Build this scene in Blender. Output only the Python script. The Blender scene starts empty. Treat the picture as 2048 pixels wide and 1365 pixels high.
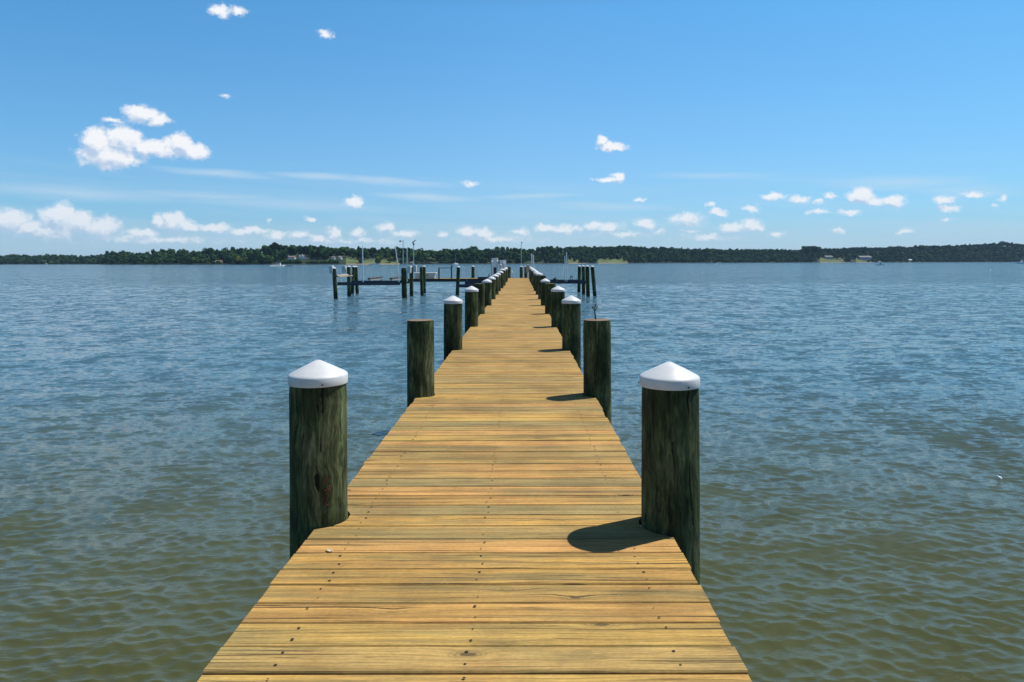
import bpy, bmesh, math, random
import numpy as np
from mathutils import Vector, Matrix
random.seed(7); rng = np.random.default_rng(11)
R = math.radians
sc = bpy.context.scene
col = sc.collection

# ------------------------------------------------------------------ camera
F = 1365.0; CX, CY = 1041.0, 525.0; H = 2.566; DZ = 1.2; ROLL = 0.002
cam = bpy.data.cameras.new('camera'); camo = bpy.data.objects.new('camera', cam); col.objects.link(camo)
cam.sensor_width = 36; cam.lens = F / 2048 * 36
cam.shift_x = -17 / 2048; cam.shift_y = -157.5 / 2048
cam.clip_start = 0.05; cam.clip_end = 20000
camo.location = (0, 0, H)
camo.matrix_world = Matrix.Translation((0, 0, H)) @ Matrix.Rotation(R(90), 4, 'X') @ Matrix.Rotation(-ROLL, 4, 'Z')
sc.camera = camo
sc.view_settings.view_transform = 'Standard'; sc.view_settings.look = 'None'
sc.view_settings.exposure = 0; sc.view_settings.gamma = 1
sc.render.engine = 'CYCLES'
sc.cycles.max_bounces = 8; sc.cycles.caustics_reflective = False; sc.cycles.caustics_refractive = False
sc.cycles.use_denoising = True

def at(px, py, Y):
    """photo pixel at a depth -> world point"""
    return Vector(((px - CX) * Y / F, Y, H - (py - CY) * Y / F))
def yh(px): return CY + ROLL * (CX - px)

# ------------------------------------------------------------------ tags
def tag(o, label=None, cat=None, group=None, kind=None):
    if label: o['label'] = label
    if cat: o['category'] = cat
    if group: o['group'] = group
    if kind: o['kind'] = kind
    return o
def empty(name, loc=(0, 0, 0), rz=0):
    o = bpy.data.objects.new(name, None); col.objects.link(o); o.location = loc; o.rotation_euler.z = rz
    o.empty_display_size = 0.2
    return o
def link(name, me, parent=None, loc=None):
    o = bpy.data.objects.new(name, me); col.objects.link(o)
    if parent: o.parent = parent
    if loc is not None: o.location = loc
    return o

# ------------------------------------------------------------------ materials
def nodes(name):
    m = bpy.data.materials.new(name); m.use_nodes = True
    nt = m.node_tree; b = nt.nodes['Principled BSDF']
    return m, nt, b
def N(nt, t, **kw):
    n = nt.nodes.new(t)
    for k, v in kw.items():
        if k.startswith('i_'):
            key = k[2:]
            n.inputs[int(key) if key.isdigit() else key.replace('_', ' ')].default_value = v
        else: setattr(n, k, v)
    return n
def ramp(nt, fac, stops, interp='LINEAR'):
    r = nt.nodes.new('ShaderNodeValToRGB'); r.color_ramp.interpolation = interp
    el = r.color_ramp.elements
    while len(el) > 1: el.remove(el[0])
    el[0].position = stops[0][0]; el[0].color = (*stops[0][1], 1)
    for p, c in stops[1:]:
        e = el.new(p); e.color = (*c, 1)
    nt.links.new(fac, r.inputs[0]); return r.outputs[0]
def g3(v): return (v, v, v)
def math_(nt, op, a, b=None, c=None, clamp=False):
    n = nt.nodes.new('ShaderNodeMath'); n.operation = op; n.use_clamp = clamp
    for i, x in enumerate((a, b, c)):
        if x is None: continue
        if isinstance(x, (int, float)): n.inputs[i].default_value = x
        else: nt.links.new(x, n.inputs[i])
    return n.outputs[0]
def vmath(nt, op, a, b=None, out=0):
    n = nt.nodes.new('ShaderNodeVectorMath'); n.operation = op
    for i, x in enumerate((a, b)):
        if x is None: continue
        if isinstance(x, (tuple, list)): n.inputs[i].default_value = x
        else: nt.links.new(x, n.inputs[i])
    return n.outputs['Value' if op in ('LENGTH', 'DOT_PRODUCT') else out]
def mixc(nt, fac, a, b, mode='MIX'):
    n = nt.nodes.new('ShaderNodeMix'); n.data_type = 'RGBA'; n.blend_type = mode
    for k, x in ((0, fac), (6, a), (7, b)):
        if isinstance(x, (int, float)): n.inputs[k].default_value = x
        elif isinstance(x, tuple): n.inputs[k].default_value = (*x, 1)
        else: nt.links.new(x, n.inputs[k])
    return n.outputs[2]
def noise(nt, vec, scale, detail=4, rough=0.55, dist=0.0, out=0):
    n = N(nt, 'ShaderNodeTexNoise'); n.inputs['Scale'].default_value = scale
    n.inputs['Detail'].default_value = detail; n.inputs['Roughness'].default_value = rough
    n.inputs['Distortion'].default_value = dist
    if vec is not None: nt.links.new(vec, n.inputs['Vector'])
    return n.outputs[out]
def bump(nt, b, h, strength, dist):
    n = N(nt, 'ShaderNodeBump'); n.inputs['Strength'].default_value = strength; n.inputs['Distance'].default_value = dist
    nt.links.new(h, n.inputs['Height']); nt.links.new(n.outputs[0], b.inputs['Normal'])

def plain(name, c, rough=0.6, metal=0.0, var=0.12, scale=6.0):
    m, nt, b = nodes(name)
    tc = N(nt, 'ShaderNodeTexCoord')
    f = noise(nt, tc.outputs['Object'], scale, 5)
    c0 = tuple(x * (1 - var) for x in c); c1 = tuple(min(1, x * (1 + var)) for x in c)
    nt.links.new(ramp(nt, f, [(0.3, c0), (0.7, c1)]), b.inputs['Base Color'])
    b.inputs['Roughness'].default_value = rough; b.inputs['Metallic'].default_value = metal
    return m

# deck boards
def mat_deck():
    m, nt, b = nodes('deck_board_wood')
    tc = N(nt, 'ShaderNodeTexCoord'); geo = N(nt, 'ShaderNodeNewGeometry')
    rnd = geo.outputs['Random Per Island']
    tone = N(nt, 'ShaderNodeAttribute', attribute_name='tone').outputs['Fac']
    off = N(nt, 'ShaderNodeCombineXYZ'); nt.links.new(math_(nt, 'MULTIPLY', rnd, 371.0), off.inputs[0])
    nt.links.new(math_(nt, 'MULTIPLY', rnd, 97.0), off.inputs[2])
    p = vmath(nt, 'ADD', tc.outputs['Object'], off.outputs[0])
    # knots: scattered centres that push the grain apart
    kn = N(nt, 'ShaderNodeTexVoronoi'); kn.inputs['Scale'].default_value = 1.0
    kwob = noise(nt, vmath(nt, 'MULTIPLY', p, (14, 40, 0)), 1.0, 2, out=1)
    kp = vmath(nt, 'ADD', vmath(nt, 'MULTIPLY', p, (2.6, 7.5, 0.0)), vmath(nt, 'MULTIPLY', vmath(nt, 'SUBTRACT', kwob, (.5, .5, .5)), (.10, .16, 0)))
    nt.links.new(kp, kn.inputs['Vector'])
    kd = kn.outputs['Distance']
    kpick = N(nt, 'ShaderNodeTexWhiteNoise'); nt.links.new(kn.outputs['Color'], kpick.inputs['Vector'])
    pick = math_(nt, 'GREATER_THAN', kpick.outputs['Value'], 0.52)
    warp = math_(nt, 'MULTIPLY', math_(nt, 'POWER', 2.718, math_(nt, 'MULTIPLY', kd, -6.0)), pick)
    lowwob = noise(nt, vmath(nt, 'MULTIPLY', p, (.9, 2.0, 0.0)), 1.0, 2)
    dy = math_(nt, 'ADD', math_(nt, 'MULTIPLY', warp, 0.05), math_(nt, 'MULTIPLY', lowwob, 0.035))
    wv = N(nt, 'ShaderNodeCombineXYZ'); nt.links.new(dy, wv.inputs[1])
    pw = vmath(nt, 'ADD', p, wv.outputs[0])
    band = noise(nt, vmath(nt, 'MULTIPLY', pw, (.5, 24.0, 1.0)), 1.0, 3, 0.6)
    grain = noise(nt, vmath(nt, 'MULTIPLY', pw, (1.6, 115.0, 1.0)), 1.0, 5, 0.7)
    crack = noise(nt, vmath(nt, 'MULTIPLY', pw, (.75, 75.0, 1.0)), 1.0, 3, 0.5)
    crack2 = noise(nt, vmath(nt, 'MULTIPLY', pw, (2.6, 130.0, 1.0)), 1.0, 3, 0.5)
    where = noise(nt, vmath(nt, 'MULTIPLY', p, (1.3, 4.0, 1.0)), 1.0, 3, 0.6)
    blot = noise(nt, vmath(nt, 'MULTIPLY', p, (1.1, 9.0, 1.0)), 1.0, 5, 0.65)
    rust = noise(nt, vmath(nt, 'MULTIPLY', p, (2.2, 6.0, 4.0)), 1.0, 4, 0.6)
    spk = noise(nt, vmath(nt, 'MULTIPLY', p, (45, 110, 1.0)), 1.0, 3, 0.6)
    base = ramp(nt, tone, [(0.0, (.45, .27, .070)), (0.14, (.52, .31, .078)), (0.28, (.42, .265, .078)), (0.40, (.48, .28, .080)),
                           (0.52, (.36, .245, .083)), (0.64, (.48, .315, .085)), (0.76, (.42, .285, .098)), (0.86, (.51, .285, .092)), (0.95, (.30, .225, .092))], 'CONSTANT')
    base = mixc(nt, ramp(nt, rust, [(0.54, g3(0.0)), (0.70, g3(.45))]), base, (.46, .215, .07))
    base = mixc(nt, ramp(nt, blot, [(0.46, g3(0.0)), (0.64, g3(.72))]), base, (.195, .165, .070))
    base = mixc(nt, 1.0, base, ramp(nt, band, [(0.32, (.72, .69, .64)), (0.47, (.97, .96, .94)), (0.64, (1.22, 1.2, 1.14))]), 'MULTIPLY')
    base = mixc(nt, 1.0, base, ramp(nt, grain, [(0.32, (.48, .45, .40)), (0.46, (.93, .92, .90)), (0.62, (1.24, 1.22, 1.17))]), 'MULTIPLY')
    base = mixc(nt, 1.0, base, ramp(nt, spk, [(0.35, g3(.88)), (0.65, g3(1.1))]), 'MULTIPLY')
    dirt = noise(nt, vmath(nt, 'MULTIPLY', tc.outputs['Object'], (1.6, 1.1, 1.0)), 1.0, 6, 0.7)
    base = mixc(nt, 1.0, base, ramp(nt, dirt, [(0.36, (.78, .74, .70)), (0.56, (1.06, 1.05, 1.04))]), 'MULTIPLY')
    cr = ramp(nt, crack, [(0.325, (.10, .075, .05)), (0.365, (1, 1, 1))])
    cr2 = ramp(nt, crack2, [(0.33, (.18, .14, .10)), (0.375, (1, 1, 1))])
    base = mixc(nt, 1.0, base, cr, 'MULTIPLY')
    base = mixc(nt, ramp(nt, where, [(0.42, g3(0)), (0.58, g3(1))]), base, mixc(nt, 1.0, base, cr2, 'MULTIPLY'))
    rings = math_(nt, 'SINE', math_(nt, 'MULTIPLY', kd, 120.0))
    kr = ramp(nt, kd, [(0.10, g3(1)), (0.24, g3(0))])
    base = mixc(nt, math_(nt, 'MULTIPLY', math_(nt, 'MULTIPLY', kr, pick), math_(nt, 'MULTIPLY_ADD', rings, .3, .42)), base, (.12, .085, .032))
    kc = ramp(nt, kd, [(0.055, g3(1)), (0.10, g3(0))])
    base = mixc(nt, math_(nt, 'MULTIPLY', math_(nt, 'MULTIPLY', kc, pick), .85), base, (.05, .032, .013))
    base = mixc(nt, .14, base, (.40, .32, .17))
    nt.links.new(base, b.inputs['Base Color'])
    b.inputs['Roughness'].default_value = 0.82; b.inputs['Specular IOR Level'].default_value = 0.22
    hh = math_(nt, 'ADD', math_(nt, 'MULTIPLY', grain, .7), math_(nt, 'MULTIPLY', cr, 0.9))
    bump(nt, b, hh, 0.7, 0.004)
    return m

def mat_pile():
    m, nt, b = nodes('treated_piling_wood')
    tc = N(nt, 'ShaderNodeTexCoord'); oi = N(nt, 'ShaderNodeObjectInfo')
    off = N(nt, 'ShaderNodeCombineXYZ'); nt.links.new(math_(nt, 'MULTIPLY', oi.outputs['Random'], 53.0), off.inputs[0])
    p = vmath(nt, 'ADD', tc.outputs['Object'], off.outputs[0])
    wob = noise(nt, vmath(nt, 'MULTIPLY', p, (5.0, 5.0, 3.5)), 1.0, 3, out=1)
    p2 = vmath(nt, 'ADD', p, vmath(nt, 'MULTIPLY', wob, (0.10, 0.10, 0.0)))
    g1 = noise(nt, vmath(nt, 'MULTIPLY', p2, (26.0, 26.0, 3.2)), 1.0, 6, 0.68)
    g2 = noise(nt, vmath(nt, 'MULTIPLY', p2, (95.0, 95.0, 3.5)), 1.0, 3)
    bl = noise(nt, vmath(nt, 'MULTIPLY', p, (5.0, 5.0, 2.0)), 1.0, 5, 0.62)
    c = ramp(nt, bl, [(0.34, (.013, .021, .008)), (0.46, (.032, .048, .018)), (0.57, (.064, .084, .036)), (0.70, (.13, .152, .076))])
    c = mixc(nt, 1.0, c, ramp(nt, g1, [(0.36, g3(.42)), (0.5, g3(.95)), (0.63, (1.6, 1.6, 1.5))]), 'MULTIPLY')
    c = mixc(nt, 1.0, c, ramp(nt, g2, [(0.35, g3(.55)), (0.65, g3(1.35))]), 'MULTIPLY')
    sp = noise(nt, vmath(nt, 'MULTIPLY', p2, (48.0, 48.0, .9)), 1.0, 2, .5)
    spl = ramp(nt, sp, [(0.30, g3(.12)), (0.335, g3(1))])
    c = mixc(nt, 1.0, c, spl, 'MULTIPLY')
    # dark tide-line growth near the water (object z measured from the water surface)
    sep = N(nt, 'ShaderNodeSeparateXYZ'); nt.links.new(tc.outputs['Object'], sep.inputs[0])
    zz = math_(nt, 'ADD', sep.outputs[2], math_(nt, 'MULTIPLY', bl, 0.3))
    wet = ramp(nt, zz, [(0.45, g3(1)), (0.62, g3(0))])
    c = mixc(nt, math_(nt, 'MULTIPLY', wet, 0.8), c, (.022, .026, .016))
    nt.links.new(c, b.inputs['Base Color']); b.inputs['Roughness'].default_value = 0.8
    b.inputs['Specular IOR Level'].default_value = 0.25
    bump(nt, b, math_(nt, 'ADD', math_(nt, 'ADD', g1, math_(nt, 'MULTIPLY', g2, 0.5)), spl), 0.7, 0.007)
    return m

M = {}
M['deck'] = mat_deck()
M['pile'] = mat_pile()
M['endgrain'] = plain('piling_end_grain', (.20, .15, .10), .9, var=.35, scale=22)
M['cap'] = plain('white_plastic_cap', (.66, .68, .71), .32, var=.025, scale=9)
def mat_cap():
    m, nt, b = nodes('weathered_white_plastic_cap')
    tc = N(nt, 'ShaderNodeTexCoord'); oi = N(nt, 'ShaderNodeObjectInfo')
    off = N(nt, 'ShaderNodeCombineXYZ'); nt.links.new(math_(nt, 'MULTIPLY', oi.outputs['Random'], 31.0), off.inputs[0])
    p = vmath(nt, 'ADD', tc.outputs['Object'], off.outputs[0])
    f = noise(nt, p, 14, 5, .65); sp = noise(nt, p, 75, 3, .6); st = noise(nt, vmath(nt, 'MULTIPLY', p, (40, 40, 5)), 1.0, 3)
    c = ramp(nt, f, [(.35, (.60, .62, .64)), (.6, (.68, .70, .73))])
    c = mixc(nt, ramp(nt, sp, [(.68, g3(0)), (.74, g3(.6))]), c, (.30, .27, .21))
    c = mixc(nt, ramp(nt, st, [(.62, g3(0)), (.75, g3(.22))]), c, (.42, .40, .34))
    nt.links.new(c, b.inputs['Base Color']); b.inputs['Roughness'].default_value = .42
    return m
M['cap'] = mat_cap()
M['screw'] = plain('rusty_screw', (.055, .038, .025), .6, .4)
M['steel_screw'] = plain('steel_screw', (.12, .12, .13), .4, .8)
M['joist'] = plain('treated_joist', (.10, .085, .045), .85, var=.3, scale=5)
M['darkbeam'] = plain('dark_galvanised_beam', (.035, .045, .07), .5, .3, var=.3)
M['bunk'] = plain('grey_bunk_carpet', (.07, .08, .09), .9, var=.3, scale=14)
M['bunkwood'] = plain('pale_bunk_wood', (.42, .38, .30), .8, var=.2)
M['white'] = plain('white_painted', (.80, .80, .80), .4, var=.04)
M['offwhite'] = plain('greyed_white_plastic', (.55, .55, .53), .5, var=.1)
M['box'] = plain('dock_box_fibreglass', (.62, .66, .66), .45, var=.06)
M['black'] = plain('black_plastic', (.02, .02, .022), .5)
M['steel'] = plain('brushed_steel', (.5, .5, .5), .35, .8)
M['tan'] = plain('tan_strap', (.45, .38, .27), .8)
M['red'] = plain('faded_red_paint', (.20, .018, .012), .7, var=.4, scale=60)
M['navy'] = plain('navy_paint', (.015, .02, .05), .35)
M['glassdark'] = plain('tinted_glass', (.02, .03, .04), .08)
M['skin'] = plain('skin_tone', (.45, .28, .2), .6)
M['grass'] = plain('lawn_grass', (.085, .125, .04), .95, var=.35, scale=.05)
M['sand'] = plain('shore_bank_earth', (.28, .21, .14), .95, var=.3, scale=.2)
M['soil'] = plain('wooded_shore_ground', (.010, .026, .011), .95, var=.3, scale=.05)
M['roofgrey'] = plain('grey_roof_shingle', (.20, .19, .19), .85, var=.15, scale=1)
M['roofred'] = plain('brown_roof_shingle', (.24, .16, .13), .85, var=.15, scale=1)
M['siding'] = plain('white_siding', (.74, .73, .70), .7, var=.05)
M['sidinggrey'] = plain('grey_siding', (.36, .37, .38), .7, var=.08)
M['bark'] = plain('bark', (.09, .07, .05), .9, var=.3, scale=2)
M['twig'] = plain('green_brown_twig', (.05, .055, .03), .7)
M['sprout'] = plain('dark_leaf', (.035, .07, .03), .5)
M['chip'] = plain('pale_leaf_scrap', (.62, .50, .34), .7)

def mat_foliage(name, c0, c1, c2, scale=.06):
    m, nt, b = nodes(name)
    geo = N(nt, 'ShaderNodeNewGeometry')
    f = noise(nt, geo.outputs['Position'], scale, 4, .6)
    r = geo.outputs['Random Per Island']
    v = math_(nt, 'ADD', math_(nt, 'MULTIPLY', f, .93), math_(nt, 'MULTIPLY', r, .07))
    nt.links.new(ramp(nt, v, [(0.36, c0), (0.5, c1), (0.64, c2)]), b.inputs['Base Color'])
    b.inputs['Roughness'].default_value = .9; b.inputs['Specular IOR Level'].default_value = .05
    return m
M['wood'] = mat_foliage('woodland_foliage', (.008, .028, .016), (.027, .082, .028), (.088, .155, .044))  # lightest noise tone also stands in for sunlit clumps, painted into the leaves
M['dtree'] = mat_foliage('dark_tree_foliage', (.012, .028, .016), (.020, .042, .020), (.034, .058, .024), .15)
M['ltree'] = mat_foliage('light_tree_foliage', (.06, .085, .025), (.10, .13, .035), (.15, .175, .05), .15)

# ------------------------------------------------------------------ mesh helpers
class MB:
    """collects shapes into ONE mesh object"""
    def __init__(s): s.bm = bmesh.new()
    def _mark(s, n0, mi):
        s.bm.faces.ensure_lookup_table()
        for f in s.bm.faces[n0:]: f.material_index = mi
    def box(s, c, size, rot=None, mi=0, bev=0.0):
        n0 = len(s.bm.faces)
        M4 = Matrix.Translation(c) @ (rot.to_4x4() if rot else Matrix.Identity(4)) @ Matrix.Diagonal((*size, 1))
        r = bmesh.ops.create_cube(s.bm, size=1, matrix=M4)
        if bev:
            es = list({e for v in r['verts'] for e in v.link_edges})
            bmesh.ops.bevel(s.bm, geom=es, offset=bev, segments=2, affect='EDGES', profile=.5)
        s._mark(n0, mi); return s
    def bar(s, a, b, r0, r1=None, seg=10, mi=0):
        n0 = len(s.bm.faces); a, b = Vector(a), Vector(b); r1 = r0 if r1 is None else r1
        d = b - a; q = d.to_track_quat('Z', 'Y').to_matrix().to_4x4()
        bmesh.ops.create_cone(s.bm, cap_ends=True, segments=seg, radius1=r0, radius2=r1, depth=d.length,
                              matrix=Matrix.Translation((a + b) / 2) @ q)
        s._mark(n0, mi); return s
    def tube(s, pts, r, seg=8, mi=0):
        for i in range(len(pts) - 1): s.bar(pts[i], pts[i + 1], r if not isinstance(r, list) else r[i], r if not isinstance(r, list) else r[i + 1], seg, mi)
        return s
    def lathe(s, prof, seg=40, center=(0, 0), mi=0, cap=True):
        n0 = len(s.bm.faces); rings = []
        for r, z in prof:
            if r < 1e-5: rings.append([s.bm.verts.new((center[0], center[1], z))])
            else: rings.append([s.bm.verts.new((center[0] + r * math.cos(2 * math.pi * k / seg), center[1] + r * math.sin(2 * math.pi * k / seg), z)) for k in range(seg)])
        for a, b in zip(rings, rings[1:]):
            for k in range(seg):
                k2 = (k + 1) % seg
                if len(a) == 1 and len(b) == 1: continue
                if len(a) == 1: s.bm.faces.new((a[0], b[k2], b[k]))
                elif len(b) == 1: s.bm.faces.new((a[k], a[k2], b[0]))
                else: s.bm.faces.new((a[k], a[k2], b[k2], b[k]))
        s._mark(n0, mi); return s
    def poly(s, verts, faces, mi=0):
        n0 = len(s.bm.faces); vs = [s.bm.verts.new(v) for v in verts]
        for f in faces: s.bm.faces.new([vs[i] for i in f])
        s._mark(n0, mi); return s
    def prism(s, outline, thick, axis='Y', at0=0.0, mi=0):
        """outline of (u,v) extruded by thick, centred on at0 along the axis"""
        n = len(outline); vs = []
        for t in (at0 - thick / 2, at0 + thick / 2):
            for u, v in outline:
                vs.append({'Y': (u, t, v), 'X': (t, u, v), 'Z': (u, v, t)}[axis])
        fs = [tuple(range(n))[::-1], tuple(range(n, 2 * n))] + [(i, (i + 1) % n, (i + 1) % n + n, i + n) for i in range(n)]
        return s.poly(vs, fs, mi)
    def build(s, name, mats, parent=None, loc=None, smooth=False):
        me = bpy.data.meshes.new(name)
        bmesh.ops.recalc_face_normals(s.bm, faces=s.bm.faces)
        s.bm.to_mesh(me); s.bm.free()
        for m in (mats if isinstance(mats, (list, tuple)) else [mats]): me.materials.append(m)
        if smooth:
            me.polygons.foreach_set('use_smooth', [True] * len(me.polygons))
            me.set_sharp_from_angle(angle=R(38))
        return link(name, me, parent, loc)

# ------------------------------------------------------------------ sun + sky
SUN = Vector((.40, .20, .775)).normalized()
EL = math.asin(SUN.z); AZ = math.atan2(SUN.x, SUN.y)      # azimuth from +Y towards +X
sl = bpy.data.lights.new('sun', 'SUN'); sl.energy = 5.0; sl.angle = R(0.53); sl.color = (1.0, .95, .87)
so = bpy.data.objects.new('sun', sl); col.objects.link(so)
so.rotation_euler = SUN.to_track_quat('Z', 'Y').to_euler()

w = bpy.data.worlds.new('World'); sc.world = w; w.use_nodes = True
nt = w.node_tree; bg = nt.nodes['Background']; bg.inputs[1].default_value = 0.10
sky = N(nt, 'ShaderNodeTexSky', sky_type='NISHITA', sun_disc=False, sun_elevation=EL, sun_rotation=AZ,
        altitude=0, air_density=1.0, dust_density=0.6, ozone_density=2.2)
tc = N(nt, 'ShaderNodeTexCoord')
CL = [(440, 22, 24, 16, 1), (475, 22, 24, 10, .8), (653, 68, 17, 9, .75), (283, 228, 40, 20, 1.1), (315, 238, 32, 13, 1), (225, 240, 26, 6, .55),
      (195, 288, 34, 28, 1.2), (222, 312, 62, 22, 1.2), (250, 278, 42, 22, 1.2), (300, 295, 46, 15, 1.1), (362, 288, 30, 18, 1.2), (388, 302, 36, 15, 1.15), (340, 305, 40, 10, .9),
      (450, 190, 12, 5, .4), (708, 405, 19, 13, 1.1), (1203, 283, 13, 13, 1), (1225, 295, 32, 9, .95), (1240, 354, 18, 11, 1), (1212, 360, 26, 6, .8),
      (940, 368, 18, 6, .5), (1548, 393, 30, 8, .85), (1600, 401, 24, 10, .9), (1640, 406, 14, 5, .6), (1660, 394, 14, 7, .6), (1722, 393, 32, 17, 1.1), (1750, 404, 30, 11, .9),
      (1787, 405, 32, 12, 1), (1503, 420, 20, 8, .8), (1637, 425, 24, 6, .7), (1700, 427, 26, 6, .8), (1885, 401, 26, 10, .9), (1898, 418, 24, 9, .75), (1950, 391, 25, 7, .8),
      (2005, 398, 12, 6, .5), (1990, 412, 9, 4, .5), (1420, 410, 7, 6, .8), (1435, 426, 20, 8, .9), (1375, 440, 36, 14, .7), (1280, 402, 11, 5, .55), (1463, 457, 30, 10, .7),
      (1505, 451, 22, 12, .85), (1555, 470, 17, 5, .6), (1675, 462, 12, 5, .55), (1810, 466, 15, 6, .6), (1897, 441, 13, 4, .45), (1378, 464, 16, 5, .5),
      (20, 440, 46, 20, 1.0), (60, 452, 36, 14, .9), (120, 436, 40, 24, 1.05), (160, 445, 38, 22, 1), (205, 455, 38, 18, .95), (100, 460, 90, 14, .6), (345, 442, 24, 18, 1), (372, 452, 28, 12, .95), (320, 443, 11, 16, .8),
      (285, 464, 38, 9, .75), (425, 455, 36, 9, .75), (500, 462, 44, 8, .8), (550, 470, 20, 10, .75), (600, 470, 28, 7, .6), (640, 477, 16, 9, .65), (668, 465, 13, 14, .8),
      (716, 466, 15, 10, .75), (772, 456, 22, 9, .75), (805, 467, 34, 8, .6), (885, 470, 13, 6, .55), (935, 462, 26, 11, .75), (968, 467, 22, 9, .7), (1042, 464, 18, 9, .65),
      (1095, 457, 24, 9, .8), (1130, 460, 30, 9, .8), (1185, 453, 22, 8, .75), (1220, 455, 28, 9, .8), (1290, 449, 20, 11, .8), (1315, 463, 22, 6, .5), (620, 437, 12, 5, .5),
      (540, 441, 8, 4, .45), (1250, 468, 60, 7, .4), (1000, 478, 80, 7, .35), (700, 482, 90, 6, .35), (300, 478, 160, 8, .4), (1420, 475, 60, 6, .35)]
g = bpy.data.node_groups.new('cloud_field', 'ShaderNodeTree')
g.interface.new_socket('uv', in_out='INPUT', socket_type='NodeSocketVector')
g.interface.new_socket('density', in_out='OUTPUT', socket_type='NodeSocketFloat')
g.interface.new_socket('raw', in_out='OUTPUT', socket_type='NodeSocketFloat')
gi = g.nodes.new('NodeGroupInput'); go = g.nodes.new('NodeGroupOutput')
uv = gi.outputs[0]
n1 = noise(g, uv, 60, 5, .62, out=1); n2 = noise(g, uv, 190, 4, .6, out=0); n3 = noise(g, uv, 55, 5, .6, out=0)
d1 = vmath(g, 'MULTIPLY', vmath(g, 'SUBTRACT', n1, (.5, .5, .5)), (.026, .018, 0))
wuv = vmath(g, 'ADD', uv, d1)
acc = None
for (x, y, a, b_, wt) in CL:
    if y > 430: wt += .12; a *= 1.08; b_ *= (1.32 if x < 260 else 1.12)
    if 250 < y < 330 and x < 430: a *= 1.08; b_ *= 1.22
    u = (x - CX) / F; v = (CY - y) / F
    az = math.atan2(u, 1.0); ev = v / math.hypot(1, u)
    q = vmath(g, 'MULTIPLY', vmath(g, 'SUBTRACT', wuv, (az, ev, 0)), (F / a * (1 + u * u), F / b_ * math.hypot(1, u), 0))
    ln = vmath(g, 'LENGTH', q)
    if 250 < y < 330 and x < 430: wt *= 1.15
    t = math_(g, 'MULTIPLY_ADD', ln, -wt, wt * 1.12)
    acc = t if acc is None else math_(g, 'MAXIMUM', acc, t)
acc = math_(g, 'ADD', acc, math_(g, 'MULTIPLY', math_(g, 'SUBTRACT', n3, .5), 1.15))
acc = math_(g, 'ADD', acc, math_(g, 'MULTIPLY', math_(g, 'SUBTRACT', n2, .5), .6))
mr = N(g, 'ShaderNodeMapRange', interpolation_type='SMOOTHSTEP'); g.links.new(acc, mr.inputs[0])
mr.inputs[1].default_value = -0.12; mr.inputs[2].default_value = 0.68
g.links.new(mr.outputs[0], go.inputs[0]); g.links.new(acc, go.inputs[1])

sep = N(nt, 'ShaderNodeSeparateXYZ'); nt.links.new(tc.outputs['Generated'], sep.inputs[0])
az = math_(nt, 'ARCTAN2', sep.outputs[0], sep.outputs[1])
hyp = math_(nt, 'SQRT', math_(nt, 'ADD', math_(nt, 'MULTIPLY', sep.outputs[0], sep.outputs[0]), math_(nt, 'MULTIPLY', sep.outputs[1], sep.outputs[1])))
ev = math_(nt, 'DIVIDE', sep.outputs[2], hyp)
cxy = N(nt, 'ShaderNodeCombineXYZ'); nt.links.new(az, cxy.inputs[0]); nt.links.new(ev, cxy.inputs[1])
G1 = nt.nodes.new('ShaderNodeGroup'); G1.node_tree = g; nt.links.new(cxy.outputs[0], G1.inputs[0])
G2 = nt.nodes.new('ShaderNodeGroup'); G2.node_tree = g
nt.links.new(vmath(nt, 'ADD', cxy.outputs[0], (.003, .0095, 0)), G2.inputs[0])
dens = G1.outputs[0]
shade = math_(nt, 'MULTIPLY_ADD', math_(nt, 'SUBTRACT', G1.outputs[1], G2.outputs[1]), 1.15, .62, clamp=True)
# far cumulus sink into the pale air near the horizon
lowf = N(nt, 'ShaderNodeMapRange'); nt.links.new(ev, lowf.inputs[0]); lowf.inputs[1].default_value = .028; lowf.inputs[2].default_value = .10
lowf.inputs[3].default_value = .72; lowf.inputs[4].default_value = 1.0
ccol = mixc(nt, shade, (5.0, 6.4, 8.3), (9.4, 9.6, 9.9))
# thin high streaks
sv = vmath(nt, 'MULTIPLY', cxy.outputs[0], (2.2, 42, 1))
sv = vmath(nt, 'ADD', sv, vmath(nt, 'MULTIPLY', cxy.outputs[0], (0, 0, 0)))
shx = N(nt, 'ShaderNodeCombineXYZ'); nt.links.new(math_(nt, 'MULTIPLY', az, 2.6), shx.inputs[1])
sv = vmath(nt, 'ADD', sv, shx.outputs[0])
cn = noise(nt, sv, 1.0, 6, .55, .4)
band = N(nt, 'ShaderNodeMapRange', interpolation_type='SMOOTHSTEP'); nt.links.new(ev, band.inputs[0])
band.inputs[1].default_value = .16; band.inputs[2].default_value = .06; band.inputs[3].default_value = 0; band.inputs[4].default_value = 1
cir = math_(nt, 'MULTIPLY', ramp(nt, cn, [(.45, g3(0)), (.75, g3(1))]), band.outputs[0])
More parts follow.
